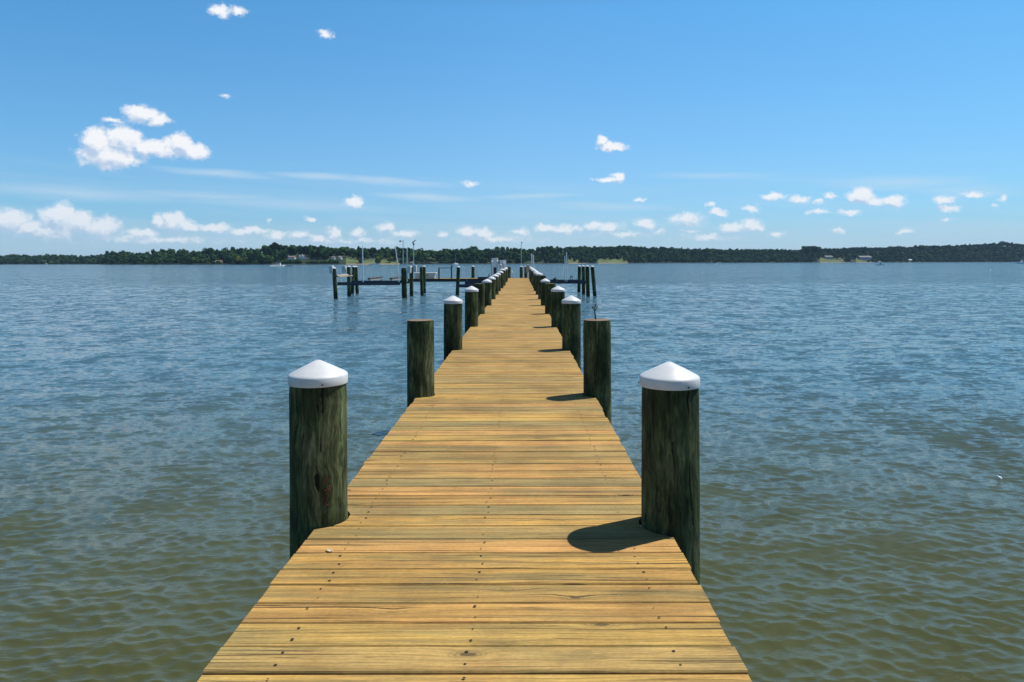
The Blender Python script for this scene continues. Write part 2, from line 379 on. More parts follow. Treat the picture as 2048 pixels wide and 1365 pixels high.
# clear-air grade: richer blue in view, dimmed and greyed overhead to cut fill light
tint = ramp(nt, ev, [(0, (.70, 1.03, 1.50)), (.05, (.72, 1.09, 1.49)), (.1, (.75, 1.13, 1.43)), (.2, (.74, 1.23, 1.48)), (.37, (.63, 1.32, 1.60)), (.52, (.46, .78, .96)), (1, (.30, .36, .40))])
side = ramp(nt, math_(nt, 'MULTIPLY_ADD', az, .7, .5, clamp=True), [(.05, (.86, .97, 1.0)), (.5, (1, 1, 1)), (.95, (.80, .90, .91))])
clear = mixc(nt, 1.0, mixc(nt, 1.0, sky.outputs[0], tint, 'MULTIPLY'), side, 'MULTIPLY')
ST = [(430, 345, 150, 9, .045, .55), (640, 352, 110, 10, .03, .6), (760, 362, 190, 10, .055, .5), (850, 395, 130, 9, .05, .6), (1060, 393, 120, 7, .0, .5), (150, 385, 260, 16, .02, .5), (420, 392, 190, 10, .02, .4),
      (1230, 415, 160, 10, .04, .35), (1420, 352, 160, 8, .02, .3), (1800, 368, 200, 14, .03, .4), (1950, 385, 130, 16, .04, .35), (600, 410, 260, 14, .03, .3)]
sa = None
wst = vmath(nt, 'ADD', cxy.outputs[0], vmath(nt, 'MULTIPLY', vmath(nt, 'SUBTRACT', noise(nt, vmath(nt, 'MULTIPLY', cxy.outputs[0], (9, 60, 1)), 1.0, 4, .6, out=1), (.5, .5, .5)), (.05, .012, 0)))
for (x, y, a, b_, sl_, wt) in ST:
    u = (x - CX) / F; v = (CY - y) / F
    azc = math.atan2(u, 1.0); evc = v / math.hypot(1, u)
    q = vmath(nt, 'SUBTRACT', wst, (azc, evc, 0))
    ax_ = vmath(nt, 'DOT_PRODUCT', q, (F / a * (1 + u * u), 0, 0)); ay_ = vmath(nt, 'DOT_PRODUCT', q, (sl_ * F / b_, F / b_, 0))
    cc = N(nt, 'ShaderNodeCombineXYZ'); nt.links.new(ax_, cc.inputs[0]); nt.links.new(ay_, cc.inputs[1])
    t = math_(nt, 'MULTIPLY', math_(nt, 'SUBTRACT', 1.0, vmath(nt, 'LENGTH', cc.outputs[0]), clamp=True), wt)
    sa = t if sa is None else math_(nt, 'MAXIMUM', sa, t)
skyc = mixc(nt, math_(nt, 'MULTIPLY', cir, .30), clear, (6.4, 7.6, 8.8))
skyc = mixc(nt, sa, skyc, (6.6, 7.9, 9.0))
bk = N(nt, 'ShaderNodeMapRange', interpolation_type='SMOOTHSTEP'); nt.links.new(math_(nt, 'ADD', ev, math_(nt, 'MULTIPLY', noise(nt, vmath(nt, 'MULTIPLY', cxy.outputs[0], (14, 30, 1)), 1.0, 5, .6), .035)), bk.inputs[0])
bk.inputs[1].default_value = .082; bk.inputs[2].default_value = .036; bk.inputs[3].default_value = 0; bk.inputs[4].default_value = .55
skyc = mixc(nt, bk.outputs[0], skyc, (5.0, 6.9, 8.8))
skyc = mixc(nt, math_(nt, 'MULTIPLY', dens, lowf.outputs[0]), skyc, ccol)
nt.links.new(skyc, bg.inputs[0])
w.cycles.sampling_method = 'MANUAL'; w.cycles.sample_map_resolution = 512

# ------------------------------------------------------------------ water
def build_water():
    ys = [2.3]
    while ys[-1] < 9000:
        y = ys[-1]
        ys.append(y + (max(.0095, y * .0029) if y < 75 else y * (.0029 + .05 * min(1, (y - 75) / 300))))
    ys = np.array([-80.0, -20.0, 0.0] + ys)
    ux = np.concatenate([[-60, -8, -2.5, -1.4], np.linspace(-1, 1, 980), [1.4, 2.5, 8, 60]])
    Yg, U = np.meshgrid(ys, ux, indexing='ij')
    half = .86 * np.maximum(Yg, 2.3) + 1.5
    Xg = U * half
    dy = np.gradient(ys)[:, None] * np.ones_like(U)
    dx = half * (2 / 979)
    sp = np.maximum(dy, dx)
    Z = np.zeros_like(Xg); DX = np.zeros_like(Xg); DY = np.zeros_like(Xg); lost = np.zeros_like(Xg)
    NW = 130; edge = np.clip((1.0 - np.abs(U)) / .02, 0, 1) * np.clip((ys - 2.3) / .5, 0, 1)[:, None]
    lam = np.exp(np.linspace(math.log(.05), math.log(2.4), NW)) * rng.uniform(.95, 1.05, NW)
    wgt = np.exp(-((np.log(lam) - math.log(.13)) / .80) ** 2)
    wgt = wgt + .20 * np.exp(-((np.log(lam) - math.log(1.0)) / .55) ** 2)
    wgt = wgt / math.sqrt((wgt ** 2).sum() / 2)
    SL = .19
    # broad patches where the wind ruffles more or less
    patch = .95 + .14 * np.sin(Xg * .31 + 1.3 * np.sin(Yg * .17)) * np.sin(Yg * .23 + 1.1 * np.sin(Xg * .11))
    tot = 0
    for i in range(NW):
        th = rng.normal(0, .50 if lam[i] > .25 else .6) + (.30 if i % 2 else -.30)
        kx, ky = math.sin(th), math.cos(th); k = 2 * math.pi / lam[i]; ph = rng.uniform(0, 6.283)
        s = SL * wgt[i]
        att = np.clip((lam[i] / sp - 2.5) / 3.0, 0, 1) * edge
        a = s / k * att * patch
        arg = k * (kx * Xg + ky * Yg) + ph
        Z += a * np.cos(arg); q = .80
        DX -= q * a * kx * np.sin(arg); DY -= q * a * ky * np.sin(arg)
        lost += (s * s) * (1 - att * att); tot += s * s
    lost = np.sqrt(lost / tot)
    co = np.stack([Xg + DX, Yg + DY, Z], -1).reshape(-1, 3).astype(np.float32)
    nr, nc = Xg.shape
    idx = np.arange(nr * nc).reshape(nr, nc)
    fc = np.stack([idx[:-1, :-1], idx[:-1, 1:], idx[1:, 1:], idx[1:, :-1]], -1).reshape(-1)
    me = bpy.data.meshes.new('water'); me.vertices.add(len(co)); me.vertices.foreach_set('co', co.ravel())
    nf = len(fc) // 4; me.loops.add(len(fc)); me.loops.foreach_set('vertex_index', fc.astype(np.int32))
    me.polygons.add(nf); me.polygons.foreach_set('loop_start', np.arange(0, nf * 4, 4, dtype=np.int32))
    me.polygons.foreach_set('use_smooth', np.ones(nf, dtype=bool))
    me.update(calc_edges=True)
    at_ = me.attributes.new('ruffle', 'FLOAT', 'POINT'); at_.data.foreach_set('value', lost.ravel().astype(np.float32))
    m, nt, b = nodes('river_water')
    geo = N(nt, 'ShaderNodeNewGeometry'); P = geo.outputs['Position']
    A = N(nt, 'ShaderNodeAttribute', attribute_name='ruffle').outputs['Fac']
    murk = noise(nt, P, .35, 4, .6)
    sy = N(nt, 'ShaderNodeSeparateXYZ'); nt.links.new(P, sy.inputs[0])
    far_blue = N(nt, 'ShaderNodeMapRange', interpolation_type='SMOOTHSTEP'); far_blue.inputs[1].default_value = 3; far_blue.inputs[2].default_value = 18
    nt.links.new(math_(nt, 'ADD', sy.outputs[1], math_(nt, 'MULTIPLY', math_(nt, 'SUBTRACT', murk, .5), 5)), far_blue.inputs[0])
    near_olive = ramp(nt, murk, [(.3, (.064, .074, .030)), (.7, (.080, .086, .032))])
    nt.links.new(mixc(nt, far_blue.outputs[0], near_olive, (.068, .150, .205)), b.inputs['Base Color'])  # blue sky reflection put into the base colour of the farther water
    b.inputs['Roughness'].default_value = .09; b.inputs['IOR'].default_value = 1.333
    # short ripples that the mesh is too coarse for
    na = noise(nt, vmath(nt, 'MULTIPLY', P, (1.1, 1.9, 1)), 1.0, 4, .65, out=1)
    nb = noise(nt, vmath(nt, 'MULTIPLY', P, (5.0, 8.0, 1)), 1.0, 3, .6, out=1)
    gust = noise(nt, vmath(nt, 'MULTIPLY', P, (.012, .035, 1)), 1.0, 4, .6)
    gm = ramp(nt, gust, [(.3, g3(.72)), (.7, g3(1.25))])
    v = vmath(nt, 'ADD', vmath(nt, 'SUBTRACT', na, (.5, .5, .5)), vmath(nt, 'MULTIPLY', vmath(nt, 'SUBTRACT', nb, (.5, .5, .5)), (.9, .9, .9)))
    nc_ = noise(nt, vmath(nt, 'MULTIPLY', P, (.85, .38, 1)), 1.0, 3, .65, out=1)
    v = vmath(nt, 'ADD', v, vmath(nt, 'MULTIPLY', vmath(nt, 'SUBTRACT', nc_, (.5, .5, .5)), (.35, .5, 0)))
    v = vmath(nt, 'MULTIPLY', v, (2.8, 3.3, 0))
    sc1 = nt.nodes.new('ShaderNodeVectorMath'); sc1.operation = 'SCALE'; nt.links.new(v, sc1.inputs[0]); nt.links.new(math_(nt, 'MULTIPLY', A, gm), sc1.inputs['Scale'])
    nn = vmath(nt, 'NORMALIZE', vmath(nt, 'ADD', geo.outputs['Normal'], sc1.outputs[0]))
    fine = noise(nt, vmath(nt, 'MULTIPLY', P, (8, 30, 1)), 1.0, 4, .6)
    bn = N(nt, 'ShaderNodeBump'); bn.inputs['Strength'].default_value = .6; bn.inputs['Distance'].default_value = .010
    nt.links.new(fine, bn.inputs['Height']); nt.links.new(nn, bn.inputs['Normal'])
    # shading slope capped so steep facets give no sun glints
    sn = N(nt, 'ShaderNodeSeparateXYZ'); nt.links.new(bn.outputs[0], sn.inputs[0])
    nz = math_(nt, 'MAXIMUM', sn.outputs[2], .08)
    sx_ = math_(nt, 'DIVIDE', sn.outputs[0], nz); sy_ = math_(nt, 'DIVIDE', sn.outputs[1], nz)
    l2 = math_(nt, 'ADD', math_(nt, 'MULTIPLY', sx_, sx_), math_(nt, 'MULTIPLY', sy_, sy_))
    lim = math_(nt, 'MULTIPLY_ADD', math_(nt, 'POWER', A, 2.0), .16, .35)
    l4 = math_(nt, 'DIVIDE', l2, math_(nt, 'MULTIPLY', lim, lim)); l4 = math_(nt, 'MULTIPLY', l4, l4)
    k_ = math_(nt, 'POWER', math_(nt, 'ADD', l4, 1.0), -.25)
    cn_ = N(nt, 'ShaderNodeCombineXYZ'); nt.links.new(math_(nt, 'MULTIPLY', sx_, k_), cn_.inputs[0]); nt.links.new(math_(nt, 'MULTIPLY', sy_, k_), cn_.inputs[1]); cn_.inputs[2].default_value = 1
    nt.links.new(vmath(nt, 'NORMALIZE', cn_.outputs[0]), b.inputs['Normal'])
    me.materials.append(m)
    o = link('water', me); tag(o, 'rippled blue river with olive brown water near the pier', None, None, 'structure')
    return o
build_water()

# ------------------------------------------------------------------ pilings
def pile_mesh(r, zt, zb=-.6, taper=.012, seg=40, rings=26, seed=0):
    rd = random.Random(seed); bm = bmesh.new(); prev = None
    ph = [rd.uniform(0, 6.28) for _ in range(6)]
    for j in range(rings + 1):
        t = j / rings; z = zb + (zt - zb) * t
        row = []
        for k in range(seg):
            a = 2 * math.pi * k / seg
            rr = r * (1 + taper * (1 - t) * 2 + .012 * math.sin(3 * a + ph[0] + z * .9) + .008 * math.sin(5 * a + ph[1] - z * 2) + .006 * math.sin(z * 5 + ph[2] + 2 * a) + .004 * math.sin(11 * a + ph[3]))
            if j == rings: rr -= .006
            row.append(bm.verts.new((rr * math.cos(a), rr * math.sin(a), z if j < rings else zt)))
        if prev:
            for k in range(seg): bm.faces.new((prev[k], prev[(k + 1) % seg], row[(k + 1) % seg], row[k]))
        prev = row
    c = bm.verts.new((0, 0, zt + .004))
    for k in range(seg):
        f = bm.faces.new((prev[k], prev[(k + 1) % seg], c)); f.material_index = 1
    me = bpy.data.meshes.new('piling'); bm.to_mesh(me); bm.free()
    me.materials.append(M['pile']); me.materials.append(M['endgrain'])
    me.polygons.foreach_set('use_smooth', [True] * len(me.polygons)); me.set_sharp_from_angle(angle=R(40))
    return me
def cap_mesh(r, h=.073, skirt=.050):
    b = MB(); R0 = r + .007
    b.lathe([(R0 - .006, 0), (R0 - .001, 0), (R0, .004), (R0, skirt - .008), (R0 - .003, skirt - .001), (R0 - .012, skirt + .006),
             (R0 * .50, skirt + h * .55), (.012, skirt + h * .985), (0, skirt + h * 1.0)], seg=48)
    return b
GP = 'round timber pilings along both edges of the pier'
def piling(x, y, r, ztop, label, cap=True, lean=(0, 0), group=GP, seed=0, seg=40, caph=.073, screws=False, zb=-.6):
    """ztop: top of the timber above the water; the object's origin is on the water surface"""
    me = pile_mesh(r, ztop, zb, seed=seed, seg=seg, rings=26 if seg > 24 else 10)
    o = link('piling', me); o.location = (x, y, 0); o.rotation_euler = (lean[1], lean[0], random.uniform(0, 6) if seg > 24 else 0)
    if seg > 24: o.rotation_euler.z = random.uniform(0, 6.28)
    tag(o, label, 'piling', group)
    if cap:
        cb = cap_mesh(r, caph); c = cb.build('cap', M['cap'], o, (0, 0, ztop - .045), smooth=True)
        if screws:
            for a in (-66, 175):
                an = R(a) - o.rotation_euler.z
                s = MB(); p = Vector((math.cos(an), math.sin(an), 0))
                s.bar(p * (r + .009) + Vector((0, 0, .013)), p * (r + .014) + Vector((0, 0, .013)), .0045, seg=10)
                s.build('screw', M['steel_screw'], c)
    return o

ordn = ['', 'nearest', 'second', 'third', 'fourth', 'fifth', 'sixth', 'seventh', 'eighth', 'ninth', 'tenth', 'eleventh', 'twelfth', 'thirteenth', 'fourteenth', 'fifteenth']
LP = []; RP = []   # for notching the deck: (x, y, r)
def row_side(side):
    spec = {  # row: (y, x, r, top above deck, cap)
        'L': [(3.66, -1.078, .148, .767, 1), (7.05, -1.033, .139, .772, 0), (10.76, -1.07, .145, .765, 1), (14.6, -1.05, .142, .785, 1), (18.15, -1.09, .14, .80, 0), (21.7, -1.07, .145, .765, 1),
              (25.3, -1.06, .14, .77, 1), (28.9, -1.08, .15, .79, 1), (32.5, -1.07, .14, .80, 1), (36.1, -1.05, .15, .84, 1), (39.7, -1.06, .18, .93, 1), (43.3, -1.07, .14, .86, 1), (46.9, -1.05, .15, .92, 1), (50.5, -1.07, .14, .93, 1)],
        'R': [(3.56, .781, .148, .767, 1), (7.06, .795, .142, .772, 0), (10.7, .79, .145, .765, 1), (14.5, .80, .145, .785, 1), (18.15, .80, .145, .80, 0), (21.7, .785, .145, .775, 1),
              (25.3, .80, .15, .87, 0), (28.9, .79, .15, .86, 1), (32.5, .78, .145, .85, 1), (36.1, .80, .15, .87, 1), (39.7, .79, .145, .89, 1), (43.3, .80, .15, .90, 1), (46.9, .79, .145, .92, 1), (50.5, .80, .15, .93, 1)]}[side]
    nm = {'L': 'left', 'R': 'right'}[side]
    for i, (y, x, r, t, c) in enumerate(spec, 1):
        if i == 1:
            lab = ('dark capped piling with a red paint smudge, nearest on the left' if side == 'L'
                   else 'dark capped piling casting the largest shadow on the deck, nearest on the right')
        elif i == 2:
            lab = ('uncapped bare-topped piling, second on the left' if side == 'L' else 'uncapped piling with a tiny sprout on its top, second on the right')
        elif c: lab = 'white-capped piling, %s from the near end on the %s edge' % (ordn[i], nm)
        else: lab = 'uncapped dark piling, %s along the pier\'s %s edge' % (ordn[i], nm)
        o = piling(x, y, r, DZ + t, lab, bool(c), seed=i * 7 + (side == 'R'), seg=48 if i < 4 else 28,
                   lean={('L', 1): (-.004, 0), ('R', 1): (.003, 0)}.get((side, i), (random.uniform(-.006, .006), random.uniform(-.006, .006))), screws=(i == 1))
        (LP if side == 'L' else RP).append((x, y, r))
        if i == 1 and side == 'L':
            # faded red paint strokes on the timber
            b = MB()
            for k in range(9):
                a = R(-62 + random.uniform(-5, 6)) ; z = DZ + .11 + k * .016; rr = r * 1.012 + .004
                p0 = Vector((rr * math.cos(a), rr * math.sin(a), z)); a2 = a + R(random.uniform(3, 8))
                p1 = Vector((rr * math.cos(a2), rr * math.sin(a2), z + random.uniform(.006, .03)))
                b.bar(p0, p1, .0022, seg=6)
            q = b.build('paint_mark', M['red'], o); q.rotation_euler.z = -o.rotation_euler.z
        if i == 2 and side == 'R':
            tz = DZ + t + .003
            s = MB(); s.tube([(-.02, 0, tz - .01), (-.022, 0, tz + .04), (-.03, 0, tz + .085)], [.009, .008, .006])
            s.tube([(-.03, 0, tz + .085), (-.045, 0, tz + .11)], .004); s.tube([(-.03, 0, tz + .085), (-.028, 0, tz + .13)], .004); s.tube([(-.03, 0, tz + .085), (-.008, 0, tz + .115)], .004)
            pl = s.build('sprout', M['twig'], None, (x, y, 0)); tag(pl, 'tiny leafy sprout growing from the top of the uncapped right piling', 'plant')
            for a0, a1 in (((-.045, 0, tz + .108), (-.062, .0, tz + .135)), ((-.028, 0, tz + .128), (-.008, .0, tz + .165)), ((-.008, 0, tz + .113), (.002, .0, tz + .143))):
                v0, v1 = Vector(a0), Vector(a1); d = v1 - v0; n = Vector((-d.z, 0, d.x)).normalized() * .0085
                l = MB(); th = Vector((0, .0015, 0))
                l.poly([v0 - th, v0 + d * .5 + n - th, v1 - th, v0 + d * .5 - n - th, v0 + th, v0 + d * .5 + n + th, v1 + th, v0 + d * .5 - n + th],
                       [(3, 2, 1, 0), (4, 5, 6, 7), (0, 1, 5, 4), (1, 2, 6, 5), (2, 3, 7, 6), (3, 0, 4, 7)])
                l.build('leaf', M['sprout'], pl)
row_side('L'); row_side('R')

# ------------------------------------------------------------------ pier
XL, XR = -1.062, .757; YEND = 59.2
pier = empty('pier', (0, 0, 0)); tag(pier, 'long timber pier of honey brown planks running out over the water', 'pier')
def edge_x(y, side):
    base = XL if side < 0 else XR
    for (x, yy, r) in (LP if side < 0 else RP):
        rr = r * 1.03 + .006
        if abs(y - yy) < rr:
            dx = math.sqrt(rr * rr - (y - yy) ** 2)
            lim = x + dx if side < 0 else x - dx
            base = max(base, lim) if side < 0 else min(base, lim)
    return base
cuts = [2.272, 2.428, 2.587, 2.740, 2.893, 3.041, 3.212, 3.371, 3.539]
def board_edges():
    e = list(cuts)
    while e[-1] < YEND: e.append(e[-1] + random.uniform(.148, .162))
    while e[0] > -2.5: e.insert(0, e[0] - random.uniform(.150, .160))
    return e
def make_decking():
    bm = bmesh.new(); E = board_edges(); NS = 9; tl = bm.faces.layers.float.new('tone'); fixed = {3.212: .9, 3.371: .55, 3.041: .2, 2.893: .05, 2.740: .3, 2.587: .45, 2.428: .68, 2.272: .8}
    rl = random.Random(3)
    for i in range(len(E) - 1):
        tone = fixed.get(E[i], rl.random()); nf0 = len(bm.faces)
        if 3.9 < E[i] < 4.1 or 4.35 < E[i] < 4.5: tone = .9
        if 4.1 <= E[i] < 4.3: tone = .97
        g0 = random.choice([.0035, .005, .006, .008]); y0, y1 = E[i] + g0, E[i + 1] - random.choice([.002, .003, .0045])
        jl, jr = random.gauss(0, .003), random.gauss(0, .004)
        dz = random.uniform(-.002, .002); sk = random.uniform(-.0035, .0035); wv = [random.uniform(-.0022, .0022) for _ in range(4)]
        xs = [0, .2, .5, .8, 1]
        top, bot = [], []
        for j in range(NS):
            t = j / (NS - 1); tt = t
            if j == 1: tt = .028
            if j == NS - 2: tt = .972
            rowt, rowb = [], []
            for q, xf in enumerate(xs):
                y = y0 + (y1 - y0) * tt + sk * (xf - .5)
                bend = (wv[0] * math.sin(xf * 5 + wv[1] * 900)) * (1 if tt > .5 else -1)
                y += bend
                xl = edge_x(y, -1) + jl; xr = edge_x(y, 1) + jr
                x = xl + (xr - xl) * xf
                edge = (j in (0, NS - 1))
                z = DZ + dz - (.006 if edge else 0) - .0015 * math.sin(math.pi * tt)
                rowt.append(bm.verts.new((x, y, z))); rowb.append(bm.verts.new((x, y, DZ - .04)))
            top.append(rowt); bot.append(rowb)
        nx = len(xs)
        for j in range(NS - 1):
            for q in range(nx - 1):
                bm.faces.new((top[j][q], top[j][q + 1], top[j + 1][q + 1], top[j + 1][q]))
                bm.faces.new((bot[j][q], bot[j + 1][q], bot[j + 1][q + 1], bot[j][q + 1]))
            bm.faces.new((top[j][0], top[j + 1][0], bot[j + 1][0], bot[j][0]))
            bm.faces.new((top[j][-1], bot[j][-1], bot[j + 1][-1], top[j + 1][-1]))
        for q in range(nx - 1):
            bm.faces.new((top[0][q], bot[0][q], bot[0][q + 1], top[0][q + 1]))
            bm.faces.new((top[-1][q], top[-1][q + 1], bot[-1][q + 1], bot[-1][q]))
        bm.faces.ensure_lookup_table()
        for f in bm.faces[nf0:]: f[tl] = tone
        # screw heads, two per joist
        if E[i] < 9:
            for sx in (-.833, -.186, .532):
                for f in (.24, .76):
                    if random.random() < .12: continue
                    x = sx + random.uniform(-.012, .012); y = y0 + (y1 - y0) * (f + random.uniform(-.05, .05)); rr = random.uniform(.0028, .0058)
                    c = [bm.verts.new((x + rr * 1.3 * math.cos(k * math.pi / 4), y + rr * math.sin(k * math.pi / 4), DZ + .0032)) for k in range(8)]
                    f_ = bm.faces.new(c); f_.material_index = 1
    me = bpy.data.meshes.new('decking'); bm.to_mesh(me); bm.free()
    me.materials.append(M['deck']); me.materials.append(M['screw'])
    return link('decking', me, pier)
make_decking()
for sx in (-.833, -.186, .532):
    MB().box((sx, (YEND - 2.4) / 2, DZ - .045 - .12), (.05, YEND + 2.2, .235)).build('stringer', M['joist'], pier)
for (x, y, r), (x2, y2, r2) in zip(LP, RP):
    yy = (y + y2) / 2 + .21
    MB().box((-.15, yy, DZ - .29 - .11), (2.15, .06, .21)).build('cross_beam', M['joist'], pier)

# scrap lying on the deck
b = MB()
for k in range(5):
    a = random.uniform(0, 6.28); c = Vector((.0 + k * .006 - .012, random.uniform(-.008, .008), .006))
    d = Vector((math.cos(a) * .016, math.sin(a) * .012, random.uniform(.001, .008)))
    n = Vector((-d.y, d.x, 0)) * .35
    b.poly([c - d, c + n, c + d, c - n + Vector((0, 0, .003)), c + Vector((0, 0, -.003))], [(0, 1, 4), (1, 2, 4), (2, 3, 4), (3, 0, 4), (0, 1, 3), (1, 2, 3)])
p = at(658, 1103, 1865 / (1103 - 525))
tag(b.build('leaf_scrap', M['chip'], None, (p.x, p.y, DZ)), 'tiny pale curled scrap on a reddish plank by the nearest left piling', 'litter')

# ------------------------------------------------------------------ left finger pier, far out
fp = empty('finger_pier', (-5, 58.4, 0)); tag(fp, 'low dark side pier running left from the far end of the main pier', 'pier')
b = MB()
x = -9.55
while x < -1.3:
    b.box((x + .07, .0, DZ - .02), (.135, 1.75, .04)); x += .142
for c in list(b.bm.verts): c.co.x += 5
b.build('decking', M['deck'], fp)
for yy in (-.905, .8): MB().box((.4 - .85, yy, DZ - .14), (8.3, .05, .25)).build('stringer', M['black'] if yy < 0 else M['joist'], fp)
GL = 'pilings of the boat slips at the far end'
def far_pile(pxb, yw, pxt, pyt, lab, cap=True, r=.14, Y=None, zb=-.6):
    Y = Y or H * F / (yw - CY)
    xb = (pxb - CX) * Y / F; zt = H - (pyt - CY) * Y / F; xt = (pxt - CX) * Y / F
    lean = math.atan2(xt - xb, zt)
    return piling(xb, Y, r, zt, lab, cap, lean=(lean, 0), group=GL, seed=int(pxb * 3), seg=20, caph=.07, zb=zb), Y
far_pile(671.5, 597.5, 668, 536, 'white-capped piling at the far left front corner of the left boat lift')
far_pile(698, 592, 697.5, 533, 'white-capped piling at the far left back corner of the left boat lift')
far_pile(704.5, 587.5, 707.5, 533, 'left leg of the capped pair of splayed pilings behind the left boat lift')
far_pile(714.5, 586.5, 711.5, 533, 'right leg of the capped pair of splayed pilings behind the left boat lift')
far_pile(809, 596, 807.5, 536, 'thick uncapped piling between left boat lift and side pier', False, r=.19)
far_pile(823, 592, 822.5, 534, 'capped piling behind the thick uncapped one, at the left end of the side pier')
far_pile(844, 591, 842.5, 534, 'uncapped front piling of the close pair behind the white dock box', False, r=.13)
far_pile(848.5, 586.2, 848, 533, 'capped back piling of the close pair behind the white dock box')
far_pile(914.5, 590.5, 917, 534, 'white-capped piling standing in front of the side pier beside the rail frame')
far_pile(946, 0, 946, 533, 'white-capped piling behind the side pier, right of the rail frame', Y=59.9)
far_pile(1157.6, 585.4, 1159, 533, 'leftmost of the four pilings at the right boat lift')
far_pile(1167, 589.6, 1166.5, 533, 'second from the left of the four pilings at the right boat lift')
far_pile(1176, 593.7, 1174.5, 533, 'third from the left of the four pilings at the right boat lift')
far_pile(1189.6, 593.7, 1184.5, 533.5, 'outermost leaning one of the four pilings at the right boat lift')
far_pile(1042.3, 0, 1042.3, 533.5, 'white-capped piling in the middle of the pier\'s far end, with a thin lamp pole', Y=59.5, r=.135)
far_pile(1051.5, 0, 1051.5, 533.5, 'white-capped piling behind the pale rounded panel at the pier\'s far end', Y=59.6, r=.13)
far_pile(1018, 0, 1018.5, 534, 'uncapped dark piling by the ladder at the pier\'s far left corner', False, Y=59.0, r=.13)
far_pile(1061.5, 0, 1061.5, 535, 'white-capped piling, last one at the far end of the pier\'s right edge', Y=56.5, r=.14)

# ------------------------------------------------------------------ boat lifts
def rel(o, p): return Vector(p) - o.location
def lift(name_label, x0, x1, ya, yb, zbeam, poles, bunks, covers, cables):
    root = empty('boat_lift', ((x0 + x1) / 2, (ya + yb) / 2, zbeam)); tag(root, name_label, 'boat lift', 'boat lifts by the far end of the pier')
    L = x1 - x0
    for y in (ya, yb):
        b = MB(); c = rel(root, ((x0 + x1) / 2, y, zbeam))
        b.box(c + Vector((0, 0, .10)), (L, .14, .02)).box(c + Vector((0, 0, -.10)), (L, .14, .02)).box(c, (L, .03, .20))
        b.build('beam', M['darkbeam'], root)
    for (x, zt) in bunks:
        b = MB(); b.box(rel(root, (x, (ya + yb) / 2, zt - .07)), (.16, (yb - ya) + .5, .13), bev=.02)
        k = b.build('bunk', M['bunk'], root)
        MB().box(rel(root, (x + .02, (ya + yb) / 2, zt - .17)), (.09, (yb - ya) + .2, .06)).build('bunk_board', M['bunkwood'], k)
        for y in (ya, yb): MB().box(rel(root, (x, y, (zt - .2 + zbeam + .11) / 2)), (.06, .06, max(.05, zt - .2 - zbeam - .11))).build('bracket', M['darkbeam'], root)
    for pts, r in poles:
        MB().tube([rel(root, q) for q in pts], r, seg=8).build('guide_pole', M['white'], root)
    for (x, y, z, w_, h_, mt) in covers:
        b = MB(); b.box(rel(root, (x, y, z)), (w_, .42, h_), bev=min(w_, h_) * .22)
        cv = b.build('motor_cover', M[mt], root)
        MB().box(rel(root, (x, y, z + h_ / 2 + .01)), (w_ * .9, .38, .03), bev=.012).build('lid', M['white'], cv)
    for (x, y, z) in cables:
        MB().bar(rel(root, (x, y, zbeam + .11)), rel(root, (x, y, z)), .012, seg=6).build('cable', M['steel'], root)
    return root
s = 48.3 / F
l1 = lift('left boat lift with two grey bunks and white guide poles between four pilings', -13.0, -8.55, 48.45, 52.5, 1.07,
     [([(-11.19, 48.5, 1.1), (-11.21, 48.5, 2.4), (-11.23, 48.5, 3.72)], .035), ([(-8.64, 48.5, 1.1), (-8.74, 48.5, 2.5), (-8.90, 48.5, 3.70)], .032),
      ([(-8.70, 52.4, 1.1), (-8.70, 52.4, 3.63)], .04)],
     [(-10.72, 1.50), (-9.18, 1.50)],
     [(-13.38, 48.3, 2.07, .26, .52, 'offwhite'), (-13.52, 52.3, 2.05, .30, .52, 'offwhite'), (-8.0, 49.2, 2.05, .22, .54, 'offwhite'), (-8.1, 52.3, 2.08, .28, .52, 'offwhite')],
     [(-12.85, 48.45, 2.1), (-8.7, 48.45, 2.1), (-12.9, 52.5, 2.1), (-8.75, 52.5, 2.1)])
b = MB(); b.bar(rel(l1, (-13.05, 48.5, 1.62)), rel(l1, (-13.2, 52.2, 1.62)), .07).bar(rel(l1, (-12.95, 48.6, 1.56)), rel(l1, (-12.8, 52.0, 1.56)), .035)
b.build('winch_pipe', M['tan'], l1)
l2 = lift('middle boat lift beside the pier with tall white boxed towers', -4.35, -1.35, 46.2, 53.3, .98, [],
     [(-2.6, 1.25)], [], [(-4.2, 53.3, 2.1), (-1.5, 46.2, 2.3)])
def tower(px0, px1, ytop, ybox, Y, lab, side):
    a = at(px0, ytop, Y); c = at(px1, ybox, Y); cx = (a.x + c.x) / 2; w_ = c.x - a.x
    o = empty('lift_tower', (cx, Y, DZ)); tag(o, lab, 'lift tower', 'white lift towers along the left edge of the pier')
    z0, z1 = c.z - DZ, a.z - DZ
    k = MB().box((0, 0, (z0 + z1) / 2), (w_, .34, z1 - z0), bev=.035).build('housing', M['white'], o)
    MB().box((0, 0, z1 + .012), (w_ * 1.06, .37, .05), bev=.012).build('lid', M['white'], k)
    for sx in (-1, 1): MB().box((sx * (w_ / 2 - .055), 0, (z0 - .6) / 2), (.085, .12, z0 + .6), bev=.01).build('post', M['offwhite'], o)
    MB().box((0, .02, z0 - .18), (w_ * .42, .12, .55), bev=.02).build('motor', M['navy'], o)
    return o
tower(984, 996, 518, 535, 43.5, 'largest white boxed lift tower, left of the pier edge caps', -1)
tower(999, 1008.5, 522, 537, 48.5, 'middle white boxed lift tower, just right of the largest one', -1)
tower(1006.5, 1012, 521.5, 534, 52.5, 'narrowest and farthest white boxed lift tower', -1)
